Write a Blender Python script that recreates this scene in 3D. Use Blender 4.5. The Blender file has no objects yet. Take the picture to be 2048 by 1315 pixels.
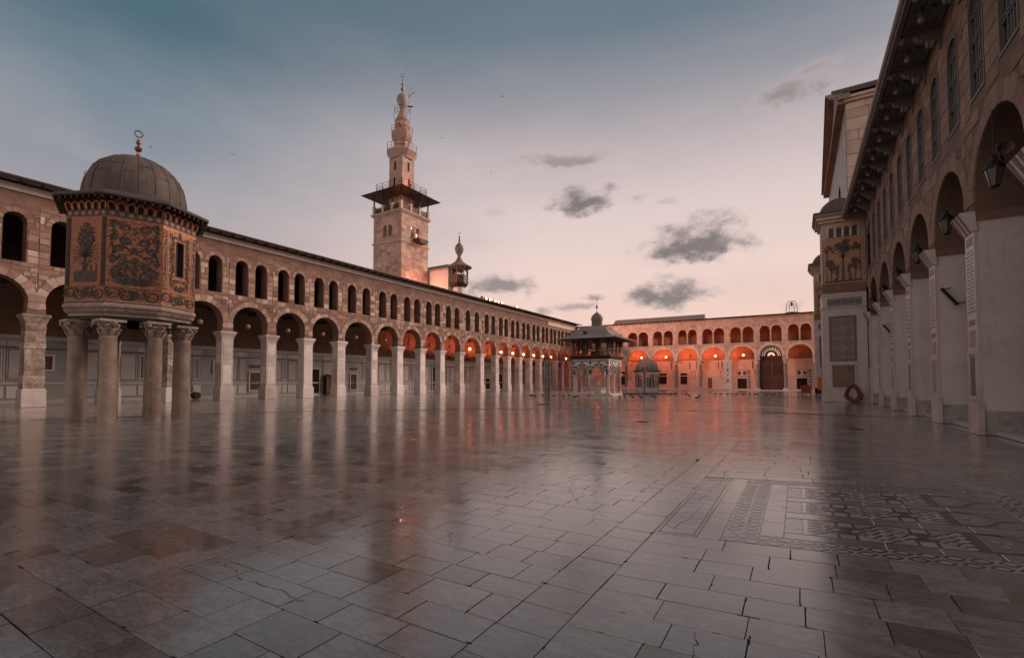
import bpy, bmesh, math, random
from mathutils import Vector, Matrix
from mathutils.geometry import tessellate_polygon
random.seed(7)
R = math.radians
S = bpy.context.scene
COL = S.collection
# ------------------------------------------------------------------ camera
CAM_Z, FPX, YAW, PITCH = 1.65, 940.0, R(31.2), R(2.1)
cd = bpy.data.cameras.new('camera')
cd.sensor_width = 36.0
cd.lens = FPX / 2048 * 36.0
cd.shift_y = 71.03 / 2048
cd.clip_start = 0.05
cd.clip_end = 3000
cam = bpy.data.objects.new('camera', cd)
cam.location = (0, 0, CAM_Z)
cam.rotation_euler = (R(90) + PITCH, 0, YAW - R(90))
COL.objects.link(cam)
S.camera = cam
# ------------------------------------------------------------------ render / exposure
S.view_settings.view_transform = 'Standard'
S.view_settings.look = 'None'
S.view_settings.exposure = 0.0
S.view_settings.gamma = 1.0
S.view_settings.use_curve_mapping = False
S.cycles.use_denoising = True
S.cycles.max_bounces = 7
S.cycles.diffuse_bounces = 3
S.cycles.glossy_bounces = 4
S.cycles.sample_clamp_indirect = 6.0
# ------------------------------------------------------------------ world: dusk sky, glow low in the east, small grey clouds
W = bpy.data.worlds.new('World')
S.world = W
W.use_nodes = True
wn, wl = W.node_tree.nodes, W.node_tree.links
wn.clear()
def lin(c):
    return tuple(((x / 255) / 12.92 if x / 255 <= .04045 else ((x / 255 + .055) / 1.055) ** 2.4) for x in c)
def wmath(op, a, b=None, c=None):
    n = wn.new('ShaderNodeMath'); n.operation = op
    for i, x in enumerate((a, b, c)):
        if x is None: continue
        if isinstance(x, (int, float)): n.inputs[i].default_value = x
        else: wl.new(x, n.inputs[i])
    return n.outputs[0]
def wramp(fac, stops):
    n = wn.new('ShaderNodeValToRGB'); e = n.color_ramp.elements
    n.color_ramp.interpolation = 'B_SPLINE' if False else 'LINEAR'
    while len(e) < len(stops): e.new(0.5)
    for el, (p, c) in zip(e, stops):
        el.position = p; el.color = (*lin(c), 1)
    wl.new(fac, n.inputs[0]); return n.outputs[0]
tc = wn.new('ShaderNodeTexCoord')
sep = wn.new('ShaderNodeSeparateXYZ'); wl.new(tc.outputs['Generated'], sep.inputs[0])
dx, dy, dz = sep.outputs
el = wmath('ARCSINE', wmath('MINIMUM', wmath('MAXIMUM', dz, -1.0), 1.0))
elf = wmath('DIVIDE', wmath('MAXIMUM', el, 0.0), math.pi / 2)
az = wmath('ARCTAN2', dy, dx)
cool = wramp(elf, [(0, (212, 184, 176)), (10/90, (186, 172, 172)), (18/90, (154, 154, 162)), (25/90, (122, 137, 149)), (32/90, (82, 109, 124)), (45/90, (74, 101, 116)), (60/90, (90, 100, 109)), (1, (94, 98, 104))])
warm = wramp(elf, [(0, (247, 207, 190)), (8/90, (244, 210, 197)), (13/90, (238, 212, 204)), (20/90, (222, 203, 200)), (26/90, (194, 181, 183)), (31/90, (156, 154, 161)), (37/90, (112, 126, 139)), (50/90, (86, 104, 117)), (1, (94, 98, 104))])
ca = wmath('COSINE', wmath('SUBTRACT', az, R(2)))
mr = wn.new('ShaderNodeMapRange'); mr.interpolation_type = 'SMOOTHSTEP'
wl.new(ca, mr.inputs[0]); mr.inputs[1].default_value = .3; mr.inputs[2].default_value = .97
nm = wn.new('ShaderNodeMapping'); nm.inputs['Scale'].default_value = (1, 1, 2.6); nm.inputs['Rotation'].default_value = (R(12), R(-10), 0); wl.new(tc.outputs['Generated'], nm.inputs[0])
nz = wn.new('ShaderNodeTexNoise'); nz.inputs['Scale'].default_value = 2.4; nz.inputs['Detail'].default_value = 6; nz.inputs['Roughness'].default_value = .6
wl.new(nm.outputs[0], nz.inputs['Vector'])
mw = wn.new('ShaderNodeMapRange'); mw.interpolation_type = 'SMOOTHSTEP'      # the after-glow in the west, behind the camera
wl.new(wmath('COSINE', wmath('SUBTRACT', az, R(188))), mw.inputs[0]); mw.inputs[1].default_value = -.1; mw.inputs[2].default_value = .75; mw.inputs[4].default_value = 1.0
gl = wmath('ADD', mr.outputs[0], wmath('MULTIPLY', wmath('SUBTRACT', nz.outputs[0], .5), .85)); 
gl = wmath('MINIMUM', wmath('MAXIMUM', gl, 0.0), 1.0)
mixe = wn.new('ShaderNodeMixRGB'); wl.new(gl, mixe.inputs[0]); wl.new(cool, mixe.inputs[1]); wl.new(warm, mixe.inputs[2])
west = wramp(elf, [(0, (250, 212, 192)), (12/90, (246, 214, 200)), (24/90, (232, 208, 201)), (38/90, (196, 184, 186)), (52/90, (146, 145, 152)), (68/90, (108, 114, 123)), (1, (94, 98, 104))])
mixs = wn.new('ShaderNodeMixRGB'); wl.new(mw.outputs[0], mixs.inputs[0]); wl.new(mixe.outputs[0], mixs.inputs[1]); wl.new(west, mixs.inputs[2])
# clouds: (azimuth, elevation, half width, half height in degrees, density)
CL = [(22.56, 20.87, 5.0, 1.75, 1), (8.93, 15.34, 6.0, 2.9, 1.1), (13.07, 9.69, 5.4, 2.0, .95), (32.67, 11.25, 5.0, 1.9, .85), (24.66, 25.44, 5.2, 1.1, .7),
      (8.36, 18.28, 1.6, .9, .4), (21.42, 10.1, 1.6, .65, .7), (23.53, 8.91, 2.8, .7, .6), (.27, 28.11, 3.4, 1.6, .75), (-2.5, 29.6, 2.2, .9, .5), (27.16, 8.36, 1.5, .8, .6),
      (13.04, 11.95, 1.3, .7, .35), (.46, 7.9, 1.3, .75, .4), (12.94, 20.12, 1.2, .6, .3), (33.61, 19.81, 1.7, .7, .25)]
mp = wn.new('ShaderNodeMapping'); mp.inputs['Scale'].default_value = (1, 1, 1.7); wl.new(tc.outputs['Generated'], mp.inputs[0])
def wnoise(scale, det, rough):
    n = wn.new('ShaderNodeTexNoise'); n.inputs['Scale'].default_value = scale; n.inputs['Detail'].default_value = det; n.inputs['Roughness'].default_value = rough
    wl.new(mp.outputs[0], n.inputs['Vector']); return n
n1, n2 = wnoise(15, 8, .6), wnoise(46, 6, .6)
sc1 = wn.new('ShaderNodeSeparateColor'); wl.new(n1.outputs['Color'], sc1.inputs[0])
wu, wv = wmath('MULTIPLY', wmath('SUBTRACT', sc1.outputs[0], .5), 2.6), wmath('MULTIPLY', wmath('SUBTRACT', sc1.outputs[1], .5), 3.4)
cno = wmath('ADD', wmath('MULTIPLY', wmath('SUBTRACT', sc1.outputs[2], .5), 1.5), wmath('MULTIPLY', wmath('SUBTRACT', n2.outputs[0], .5), .55))
tot = None
for (a0, e0, hw, hh, dn) in CL:
    u = wmath('ADD', wmath('MULTIPLY', wmath('SUBTRACT', az, R(a0)), math.cos(R(e0)) / R(hw)), wmath('MULTIPLY', wu, min(1, 2.2 / hw + .45)))
    v = wmath('DIVIDE', wmath('SUBTRACT', el, R(e0)), R(hh))
    v = wmath('ADD', v, wmath('MULTIPLY', wv, .75))
    # flat-bottomed: the lower half falls off faster
    v = wmath('MULTIPLY', v, wmath('ADD', 1.0, wmath('MULTIPLY', wmath('LESS_THAN', v, 0.0), .45)))
    d = wmath('SUBTRACT', 1.0, wmath('SQRT', wmath('ADD', wmath('MULTIPLY', u, u), wmath('MULTIPLY', v, v))))
    m = wmath('ADD', wmath('MULTIPLY', d, 1.2), cno)
    q = wn.new('ShaderNodeMapRange'); q.interpolation_type = 'SMOOTHSTEP'
    wl.new(m, q.inputs[0]); q.inputs[1].default_value = -.2; q.inputs[2].default_value = 1.0; q.inputs[4].default_value = min(dn, 1)
    tot = q.outputs[0] if tot is None else wmath('MAXIMUM', tot, q.outputs[0])
ccol = wramp(tot, [(0, (204, 186, 183)), (.45, (166, 153, 151)), (1, (126, 118, 118))])
mixc = wn.new('ShaderNodeMixRGB'); wl.new(wmath('MULTIPLY', wmath('POWER', tot, .7), .96), mixc.inputs[0]); wl.new(mixs.outputs[0], mixc.inputs[1]); wl.new(ccol, mixc.inputs[2])
bg = wn.new('ShaderNodeBackground'); bg.inputs[1].default_value = 1.0
wl.new(mixc.outputs[0], bg.inputs[0])
wo = wn.new('ShaderNodeOutputWorld'); wl.new(bg.outputs[0], wo.inputs[0])
# ------------------------------------------------------------------ sun: very soft glow from the south-east, just above the roofs
sd = bpy.data.lights.new('sun', 'SUN')
sd.energy = 3.6
sd.angle = R(28)
sd.color = (1.0, .72, .6)
sun = bpy.data.objects.new('sun', sd)
SAZ, SEL = R(-42), R(25)
sun.rotation_euler = Vector((-math.cos(SAZ) * math.cos(SEL), -math.sin(SAZ) * math.cos(SEL), -math.sin(SEL))).to_track_quat('-Z', 'Y').to_euler()
sun.location = (0, 0, 60)
COL.objects.link(sun)
# ------------------------------------------------------------------ helpers
WL = {}
def link(o, parent=None):
    COL.objects.link(o)
    if parent is not None:
        o.parent = parent
        o.location = -Vector(WL.get(parent.name, (0, 0, 0)))
        WL[o.name] = (0, 0, 0)
    return o
def tag(o, label=None, cat=None, group=None, kind=None):
    if label: o['label'] = label
    if cat: o['category'] = cat
    if group: o['group'] = group
    if kind: o['kind'] = kind
    return o
def thing(name, label, cat, loc=(0, 0, 0), group=None):
    o = bpy.data.objects.new(name, None)
    o.empty_display_size = .3
    o.location = loc
    COL.objects.link(o)
    WL[o.name] = tuple(loc)
    return tag(o, label, cat, group)
def fly(name, label, cat, loc=(0, 0, 0), rz=0, group=None):
    """an Empty whose parts are given in local coordinates"""
    o = bpy.data.objects.new(name, None)
    o.empty_display_size = .2
    o.location = loc; o.rotation_euler = (0, 0, rz)
    COL.objects.link(o)
    WL[o.name] = (0, 0, 0)
    return tag(o, label, cat, group)
def clone(o, loc, rz=0, label=None, parent=None, scale=None):
    c = o.copy(); COL.objects.link(c)
    if parent is None:
        c.location = loc; c.rotation_euler = (0, 0, rz)
        if scale: c.scale = (scale,) * 3
        if label: c['label'] = label
    else:
        c.parent = parent
    for ch in list(o.children): clone(ch, None, parent=c)
    return c
def facing(vs, fs, out):
    """turn the faces so that the first one looks along out"""
    f0 = fs[0]; n = Vector((0, 0, 0)); P = [Vector(vs[i]) for i in f0]
    for i in range(len(P)): n += P[i].cross(P[(i + 1) % len(P)])
    return fs if n.dot(out) >= 0 else [tuple(reversed(f)) for f in fs]
def outward(f, u, v): return Vector(f(u, v, -1)) - Vector(f(u, v, 1))
class MB:
    def __init__(s): s.v = []; s.f = []; s.t = []
    def add(s, vs, fs, tone=.5):
        n = len(s.v); s.v += [tuple(p) for p in vs]
        for f in fs: s.f.append(tuple(i + n for i in f)); s.t.append(tone)
        return s
    def hexa(s, p, tone=.5):
        return s.add(p, [(0, 3, 2, 1), (4, 5, 6, 7), (0, 1, 5, 4), (1, 2, 6, 5), (2, 3, 7, 6), (3, 0, 4, 7)], tone)
    def box(s, x0, x1, y0, y1, z0, z1, tone=.5, f=None):
        p = [(x0, y0, z0), (x1, y0, z0), (x1, y1, z0), (x0, y1, z0), (x0, y0, z1), (x1, y0, z1), (x1, y1, z1), (x0, y1, z1)]
        if f: p = [f(*q) for q in p]
        return s.hexa(p, tone)
    def frustum(s, cx, cy, z0, a0, b0, z1, a1, b1, tone=.5):
        """a, b = half sizes in x and y"""
        return s.hexa([(cx - a0, cy - b0, z0), (cx + a0, cy - b0, z0), (cx + a0, cy + b0, z0), (cx - a0, cy + b0, z0),
                       (cx - a1, cy - b1, z1), (cx + a1, cy - b1, z1), (cx + a1, cy + b1, z1), (cx - a1, cy + b1, z1)], tone)
    def lathe(s, prof, n=16, c=(0, 0, 0), ph=0, tone=.5, cap=True, sx=1, sy=1):
        vs = []; fs = []
        for (r, z) in prof:
            for k in range(n):
                a = ph + 2 * math.pi * k / n
                vs.append((c[0] + r * math.cos(a) * sx, c[1] + r * math.sin(a) * sy, c[2] + z))
        for i in range(len(prof) - 1):
            for k in range(n):
                a, b = i * n + k, i * n + (k + 1) % n
                fs.append((a, b, b + n, a + n))
        if cap:
            fs.append(tuple(range(n))[::-1]); m = (len(prof) - 1) * n; fs.append(tuple(range(m, m + n)))
        return s.add(vs, fs, tone)
    def tube(s, pts, r, n=6, tone=.5, r1=None):
        pts = [Vector(p) for p in pts]; vs = []; fs = []; m = len(pts)
        for i, p in enumerate(pts):
            d = (pts[min(i + 1, m - 1)] - pts[max(i - 1, 0)])
            d = d.normalized() if d.length > 1e-9 else Vector((0, 0, 1))
            a = d.orthogonal().normalized() if abs(d.z) > .95 else d.cross(Vector((0, 0, 1))).normalized()
            b = d.cross(a)
            rr = r if r1 is None else r + (r1 - r) * i / (m - 1)
            for k in range(n):
                t = 2 * math.pi * k / n
                vs.append(p + a * (rr * math.cos(t)) + b * (rr * math.sin(t)))
        for i in range(m - 1):
            for k in range(n):
                x, y = i * n + k, i * n + (k + 1) % n
                fs.append((x, y, y + n, x + n))
        fs.append(tuple(range(n))[::-1]); fs.append(tuple(range((m - 1) * n, m * n)))
        return s.add(vs, fs, tone)
    def prism(s, poly, f, w0, w1, tone=.5):
        """poly of (u, v) extruded from w0 to w1 through the mapping f(u, v, w)"""
        n = len(poly)
        vs = [f(u, v, w0) for u, v in poly] + [f(u, v, w1) for u, v in poly]
        tr = tessellate_polygon([[Vector((u, v, 0)) for u, v in poly]])
        fs = [tuple(t) for t in tr] + [tuple(i + n for i in reversed(t)) for t in tr]
        fs += [(i, (i + 1) % n, (i + 1) % n + n, i + n) for i in range(n)]
        return s.add(vs, fs, tone)
    def panel(s, outer, holes, f, th, tone=.5, skip=(), back=True):
        loops = [outer] + list(holes)
        flat = [p for l in loops for p in l]; n = len(flat)
        tr = tessellate_polygon([[Vector((u, v, 0)) for u, v in l] for l in loops])
        vs = [f(u, v, 0) for u, v in flat] + [f(u, v, th) for u, v in flat]
        fs = [tuple(t) for t in tr]
        if back: fs += [tuple(i + n for i in reversed(t)) for t in tr]
        o = 0
        for li, l in enumerate(loops):
            m = len(l)
            for i in range(m):
                if li == 0 and i in skip: continue
                a, b = o + i, o + (i + 1) % m
                fs.append((a, b, b + n, a + n))
            o += m
        return s.add(vs, fs, tone)
    def ribbon(s, pts, w, f, off=-.006, tone=.5, taper=False):
        m = len(pts); vs = []
        for i, (u, v) in enumerate(pts):
            a, b = pts[max(i - 1, 0)], pts[min(i + 1, m - 1)]
            du, dv = b[0] - a[0], b[1] - a[1]; L = math.hypot(du, dv) or 1
            ww = (w * (1 - .75 * i / (m - 1)) if taper else w) / 2
            vs += [f(u - dv / L * ww, v + du / L * ww, off), f(u + dv / L * ww, v - du / L * ww, off)]
        return s.add(vs, facing(vs, [(2 * i, 2 * i + 1, 2 * i + 3, 2 * i + 2) for i in range(m - 1)], outward(f, *pts[0])), tone)
    def poly(s, pts, f, off=-.006, tone=.5):
        vs = [f(u, v, off) for u, v in pts]
        return s.add(vs, facing(vs, [tuple(range(len(pts)))], outward(f, *pts[0])), tone)
    def build(s, name, mat, parent=None, smooth=False, recalc=True, kind=None, label=None):
        me = bpy.data.meshes.new(name)
        me.from_pydata(s.v, [], s.f)
        at = me.attributes.new('tone', 'FLOAT', 'FACE')
        at.data.foreach_set('value', s.t)
        if recalc:
            bm = bmesh.new(); bm.from_mesh(me)
            bmesh.ops.recalc_face_normals(bm, faces=bm.faces)
            bm.to_mesh(me); bm.free()
        if smooth:
            me.polygons.foreach_set('use_smooth', [True] * len(me.polygons))
            me.set_sharp_from_angle(angle=R(38))
        me.materials.append(MT[mat])
        o = bpy.data.objects.new(name, me)
        link(o, parent)
        if kind: o['kind'] = kind
        if label: o['label'] = label
        return o
fwd = Vector((math.cos(YAW) * math.cos(PITCH), math.sin(YAW) * math.cos(PITCH), math.sin(PITCH)))
rgt = Vector((math.sin(YAW), -math.cos(YAW), 0))
def shown(c):
    """how large a metre at c shows, for picking the pieces that become objects of their own"""
    v = Vector(c) - Vector((0, 0, CAM_Z)); z = v.dot(fwd)
    if z < .6 or abs(v.dot(rgt)) / z > 1.13 or abs(v.z) / z > 1.0: return 0
    return 1 / z
class Pieces:
    def __init__(s): s.it = []
    def add(s, vs, fs, tone=.5): s.it.append((vs, fs, tone)); return s
    def block(s, u0, u1, v0, v1, f, proud, tone=.5, ch=.02, jit=.0, deep=.04):
        j = lambda: random.uniform(-jit, jit)
        a = [(u0, v0), (u1, v0), (u1, v1), (u0, v1)]; b = [(u0 + ch, v0 + ch), (u1 - ch, v0 + ch), (u1 - ch, v1 - ch), (u0 + ch, v1 - ch)]
        a = [(u + j(), v + j()) for u, v in a]; b = [(u + j(), v + j()) for u, v in b]
        s.wedge(a, b, f, proud, tone, deep)
    def wedge(s, a, b, f, proud, tone=.5, deep=.04):
        n = len(a)
        vs = [f(u, v, deep) for u, v in a] + [f(u, v, -proud) for u, v in b]
        s.it.append((vs, facing(vs, [tuple(range(n, 2 * n))] + [(i, (i + 1) % n, (i + 1) % n + n, i + n) for i in range(n)], outward(f, *b[0])), tone))
    def finish(s, name, stuffname, mat, parent, limit=300, recalc=True):
        sc = []
        for k, (vs, fs, t) in enumerate(s.it):
            c = [sum(p[i] for p in vs) / len(vs) for i in range(3)]
            d = (Vector(vs[0]) - Vector(vs[len(vs) // 2 - 1])).length
            sc.append((shown(c) * max(d, .05), k))
        sc.sort(reverse=True)
        top = {k for v, k in sc[:limit] if v > 0}
        rest = MB()
        for k, (vs, fs, t) in enumerate(s.it):
            if k in top: MB().add(vs, fs, t).build(name, mat, parent, recalc=recalc)
            else: rest.add(vs, fs, t)
        if rest.f: rest.build(stuffname, mat, parent, kind='stuff', recalc=recalc)
def arch(uc, w, z0, cz, n=14, shoe=1.0):
    return [(uc - w * shoe, z0)] + [(uc - w * math.cos(math.pi * i / n), cz + w * math.sin(math.pi * i / n)) for i in range(n + 1)] + [(uc + w * shoe, z0)]
def parch(uc, w, z0, cz, rise, n=7):
    """a pointed arch"""
    L = [(uc - w * math.cos(math.pi / 2 * i / n), cz + rise * (math.sin(math.pi / 2 * i / n) * .8 + .2 * i / n)) for i in range(n + 1)]
    return [(uc - w, z0)] + L + [(2 * uc - u, v) for u, v in L[-2::-1]] + [(uc + w, z0)]
def rect(u0, u1, v0, v1): return [(u0, v0), (u1, v0), (u1, v1), (u0, v1)]
def circ(cu, cv, r, n=12, a0=0, sx=1.0): return [(cu + r * sx * math.cos(a0 + 2 * math.pi * i / n), cv + r * math.sin(a0 + 2 * math.pi * i / n)) for i in range(n)]
def ring(ps, uc, cz, r0, r1, n, f, proud, t0, t1, a0=0, a1=180, gap=.012, alt=None):
    for i in range(n):
        b0, b1 = R(a0 + (a1 - a0) * i / n), R(a0 + (a1 - a0) * (i + 1) / n)
        rr1 = r1 * random.uniform(.96, 1.06) if alt is None else r1
        g0, g1 = gap / r0, gap / r1
        P = lambda r, b: (uc + r * math.cos(b), cz + r * math.sin(b))
        a = [P(r0, b0), P(rr1, b0), P(rr1, b1), P(r0, b1)]
        bb = [P(r0 + gap * .5, b0 + g0), P(rr1 - gap, b0 + g1), P(rr1 - gap, b1 - g1), P(r0 + gap * .5, b1 - g0)]
        ps.wedge(a, bb, f, proud * random.uniform(.6, 1.2), random.uniform(t0, t1) if alt is None else alt[i % 2])
ORD = ['first', 'second', 'third', 'fourth', 'fifth', 'sixth', 'seventh', 'eighth', 'ninth', 'tenth', 'eleventh', 'twelfth', 'thirteenth', 'fourteenth',
       'fifteenth', 'sixteenth', 'seventeenth', 'eighteenth', 'nineteenth', 'twentieth', 'twenty-first', 'twenty-second', 'twenty-third', 'twenty-fourth', 'twenty-fifth']
# ------------------------------------------------------------------ materials
MT = {}
def nodes(name):
    m = bpy.data.materials.new(name); m.use_nodes = True
    nt = m.node_tree; p = nt.nodes['Principled BSDF']
    MT[name] = m
    return nt, p
def mk(nt, typ, **kw):
    n = nt.nodes.new(typ)
    for k, v in kw.items(): setattr(n, k, v)
    return n
def mth(nt, op, a, b=None, clamp=False):
    n = nt.nodes.new('ShaderNodeMath'); n.operation = op; n.use_clamp = clamp
    for i, x in enumerate((a, b)):
        if x is None: continue
        if isinstance(x, (int, float)): n.inputs[i].default_value = x
        else: nt.links.new(x, n.inputs[i])
    return n.outputs[0]
def noise(nt, vec, sc, det=4, rough=.55, dist=0):
    n = nt.nodes.new('ShaderNodeTexNoise'); nt.links.new(vec, n.inputs['Vector'])
    n.inputs['Scale'].default_value = sc; n.inputs['Detail'].default_value = det; n.inputs['Roughness'].default_value = rough; n.inputs['Distortion'].default_value = dist
    return n.outputs[0]
def ramp(nt, fac, stops):
    n = nt.nodes.new('ShaderNodeValToRGB'); e = n.color_ramp.elements
    while len(e) < len(stops): e.new(.5)
    for q, (p, c) in zip(e, stops): q.position = p; q.color = (*c, 1)
    nt.links.new(fac, n.inputs[0]); return n.outputs[0]
def stone(name, cols, rough=.85, sc=2.5, ta=.7, na=.9, bump=.4, bsc=22, spec=.3, metal=0, rvar=0, brick=None, coat=0, stain=0):
    nt, p = nodes(name)
    g = mk(nt, 'ShaderNodeNewGeometry'); pos = g.outputs['Position']
    at = mk(nt, 'ShaderNodeAttribute', attribute_name='tone')
    n1 = noise(nt, pos, sc, 6, .62); n2 = noise(nt, pos, bsc, 5, .6)
    f = mth(nt, 'ADD', mth(nt, 'MULTIPLY', mth(nt, 'SUBTRACT', at.outputs['Fac'], .5), ta), mth(nt, 'MULTIPLY', mth(nt, 'SUBTRACT', n1, .5), na))
    f = mth(nt, 'ADD', f, mth(nt, 'MULTIPLY', mth(nt, 'SUBTRACT', n2, .5), na * .45))
    f = mth(nt, 'ADD', f, .5, clamp=True)
    k = len(cols)
    c = ramp(nt, f, [(i / (k - 1), x) for i, x in enumerate(cols)])
    hgt = n2
    if brick:
        bw, bh, ax = brick[:3]
        sx_ = mk(nt, 'ShaderNodeSeparateXYZ'); nt.links.new(pos, sx_.inputs[0]); mp = mk(nt, 'ShaderNodeCombineXYZ')
        nt.links.new(sx_.outputs[0] if ax == 'x' else sx_.outputs[1] if ax == 'y' else mth(nt, 'ADD', sx_.outputs[0], sx_.outputs[1]), mp.inputs[0]); nt.links.new(sx_.outputs[2], mp.inputs[1])
        b = mk(nt, 'ShaderNodeTexBrick'); nt.links.new(mp.outputs[0], b.inputs['Vector'])
        b.inputs['Color1'].default_value = (.78, .78, .78, 1); b.inputs['Color2'].default_value = (1.12, 1.1, 1.08, 1); b.inputs['Mortar'].default_value = (.62, .6, .58, 1)
        b.inputs['Scale'].default_value = 1; b.inputs['Brick Width'].default_value = bw; b.inputs['Row Height'].default_value = bh
        b.inputs['Mortar Size'].default_value = brick[3] if len(brick) > 3 else .012; b.inputs['Bias'].default_value = .1
        mx = mk(nt, 'ShaderNodeMixRGB', blend_type='MULTIPLY'); mx.inputs[0].default_value = 1
        nt.links.new(c, mx.inputs[1]); nt.links.new(b.outputs['Color'], mx.inputs[2]); c = mx.outputs[0]
        hgt = mth(nt, 'SUBTRACT', n2, mth(nt, 'MULTIPLY', b.outputs['Fac'], .8))
    if stain:
        sx = mk(nt, 'ShaderNodeMapping'); nt.links.new(pos, sx.inputs[0]); sx.inputs['Scale'].default_value = (1.6, 1.6, .16)
        sn = noise(nt, sx.outputs[0], 1.6, 6, .65)
        sm = mk(nt, 'ShaderNodeMapRange'); nt.links.new(sn, sm.inputs[0]); sm.inputs[1].default_value = .5; sm.inputs[2].default_value = .74; sm.inputs[4].default_value = stain
        mx = mk(nt, 'ShaderNodeMixRGB', blend_type='MULTIPLY'); nt.links.new(sm.outputs[0], mx.inputs[0])
        nt.links.new(c, mx.inputs[1]); mx.inputs[2].default_value = (.45, .4, .37, 1); c = mx.outputs[0]
    nt.links.new(c, p.inputs['Base Color'])
    p.inputs['Roughness'].default_value = rough; p.inputs['Specular IOR Level'].default_value = spec; p.inputs['Metallic'].default_value = metal
    p.inputs['Coat Weight'].default_value = coat
    if rvar:
        nt.links.new(mth(nt, 'ADD', mth(nt, 'MULTIPLY', mth(nt, 'SUBTRACT', n1, .5), rvar), rough, clamp=True), p.inputs['Roughness'])
    if bump:
        b = mk(nt, 'ShaderNodeBump'); b.inputs['Strength'].default_value = bump; b.inputs['Distance'].default_value = .03
        nt.links.new(hgt, b.inputs['Height']); nt.links.new(b.outputs[0], p.inputs['Normal'])
    return MT[name]
def flat(name, col, rough=.6, metal=0, spec=.4, var=.18, sc=6, bump=.1):
    a = tuple(x * (1 - var) for x in col); b = tuple(min(1, x * (1 + var)) for x in col)
    return stone(name, [a, b], rough=rough, sc=sc, ta=1.0, na=1.2, bump=bump, bsc=sc * 6, spec=spec, metal=metal)
def glow(name, col, st):
    nt, p = nodes(name); p.inputs['Base Color'].default_value = (*col, 1)
    p.inputs['Emission Color'].default_value = (*col, 1); p.inputs['Emission Strength'].default_value = st
stone('rubble', [(.125, .07, .052), (.22, .135, .103), (.33, .226, .178), (.5, .385, .32)], ta=1.1, na=.8, bump=.7, bsc=14, sc=1.6)
stone('mortar', [(.10, .058, .044), (.18, .11, .084), (.27, .18, .14)], ta=.6, na=1.3, bump=.9, bsc=9, sc=.8, stain=.5)
stone('east_stone', [(.28, .19, .155), (.44, .325, .27), (.57, .45, .385)], ta=.9, na=1.1, bump=.5, bsc=10, sc=.9, brick=(.75, .42, 'y', .014), stain=.7)
stone('hall_stone', [(.13, .08, .06), (.215, .138, .104), (.29, .192, .149), (.38, .27, .215)], ta=.6, na=1.1, bump=.5, bsc=12, sc=.8, stain=.4)
stone('hall_bed', [(.12, .076, .058), (.2, .132, .102)], ta=.6, na=1, bump=.6, bsc=12)
stone('pale_stone', [(.33, .235, .19), (.47, .36, .3), (.6, .49, .42)], ta=1, na=.9, bump=.5, bsc=9, sc=.7, stain=.35)
stone('minaret_stone', [(.29, .19, .155), (.42, .295, .245), (.53, .395, .335)], ta=1, na=1.0, bump=.45, bsc=8, sc=.5, brick=(.9, .5, 'xy', .012), stain=.5)
stone('marble', [(.34, .3, .278), (.52, .465, .435), (.65, .595, .56)], rough=.42, ta=.8, na=1.1, bump=.08, bsc=14, sc=1.4, spec=.4, stain=.3)
stone('rough_marble', [(.13, .09, .065), (.28, .215, .175), (.5, .43, .38)], rough=.8, ta=.7, na=2.0, bump=1.0, bsc=9, sc=2.2, stain=.4)
stone('whitewash', [(.47, .435, .41), (.63, .59, .56), (.71, .67, .635)], rough=.75, ta=.4, na=1.3, bump=.2, bsc=8, sc=.5, stain=.3)
stone('damp_plaster', [(.22, .21, .2), (.36, .345, .33), (.47, .45, .43)], rough=.8, na=2.2, bump=.5, bsc=7, sc=2.2)
stone('column_stone', [(.17, .12, .095), (.27, .205, .17), (.36, .29, .245), (.42, .35, .3)], rough=.6, ta=.4, na=1.5, bump=.35, bsc=10, sc=1.3, stain=.5)
stone('grey_column', [(.13, .115, .105), (.22, .2, .185), (.3, .27, .25)], rough=.5, na=1.4, bump=.25, bsc=12, sc=1.5)
stone('dado_base', [(.2, .205, .197), (.28, .285, .272), (.35, .35, .335)], rough=.4, na=1.2, bump=.06, sc=1.1, spec=.5)
stone('dado', [(.33, .315, .3), (.44, .425, .405), (.54, .52, .495)], rough=.35, ta=1.0, na=.9, bump=.06, bsc=10, sc=1.1, spec=.5)
flat('dado_band', (.10, .105, .10), .4)
flat('dado_line', (.075, .045, .032), .5)
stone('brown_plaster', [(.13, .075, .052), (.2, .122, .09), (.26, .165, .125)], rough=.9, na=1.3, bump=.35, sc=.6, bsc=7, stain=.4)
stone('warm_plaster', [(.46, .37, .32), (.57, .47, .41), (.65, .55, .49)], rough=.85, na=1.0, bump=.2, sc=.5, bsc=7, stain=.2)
stone('lead', [(.12, .098, .086), (.19, .158, .14), (.26, .22, .197)], rough=.74, ta=.8, na=1.1, bump=.25, bsc=9, sc=1.2, spec=.35, stain=.6)
stone('roof_lead', [(.06, .05, .045), (.11, .092, .083)], rough=.7, na=1.1, bump=.3)
stone('dark_wood', [(.022, .014, .01), (.045, .028, .02), (.07, .045, .032)], rough=.6, na=1.2, bump=.3, sc=5)
stone('grey_wood', [(.1, .09, .083), (.17, .155, .145), (.25, .23, .215)], rough=.65, na=1.2, bump=.35, sc=4)
stone('gate_wood', [(.035, .015, .01), (.06, .026, .018), (.09, .04, .027)], rough=.55, na=1.2, bump=.3, sc=4)
stone('dome_lead', [(.06, .048, .041), (.1, .081, .07), (.15, .122, .106)], rough=.7, ta=.8, na=1.5, bump=.35, bsc=7, sc=1.4, spec=.35, stain=.8)
stone('pavilion_lead', [(.2, .165, .145), (.29, .245, .22), (.37, .32, .29)], rough=.7, na=1.2, bump=.25, bsc=9, sc=1.2, stain=.6)
stone('door_wood', [(.07, .03, .02), (.12, .054, .037), (.17, .08, .055)], rough=.5, na=1.2, bump=.3, sc=4)
flat('eave_light', (.3, .27, .25), .7)
flat('cornice_pale', (.5, .43, .38), .8)
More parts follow.
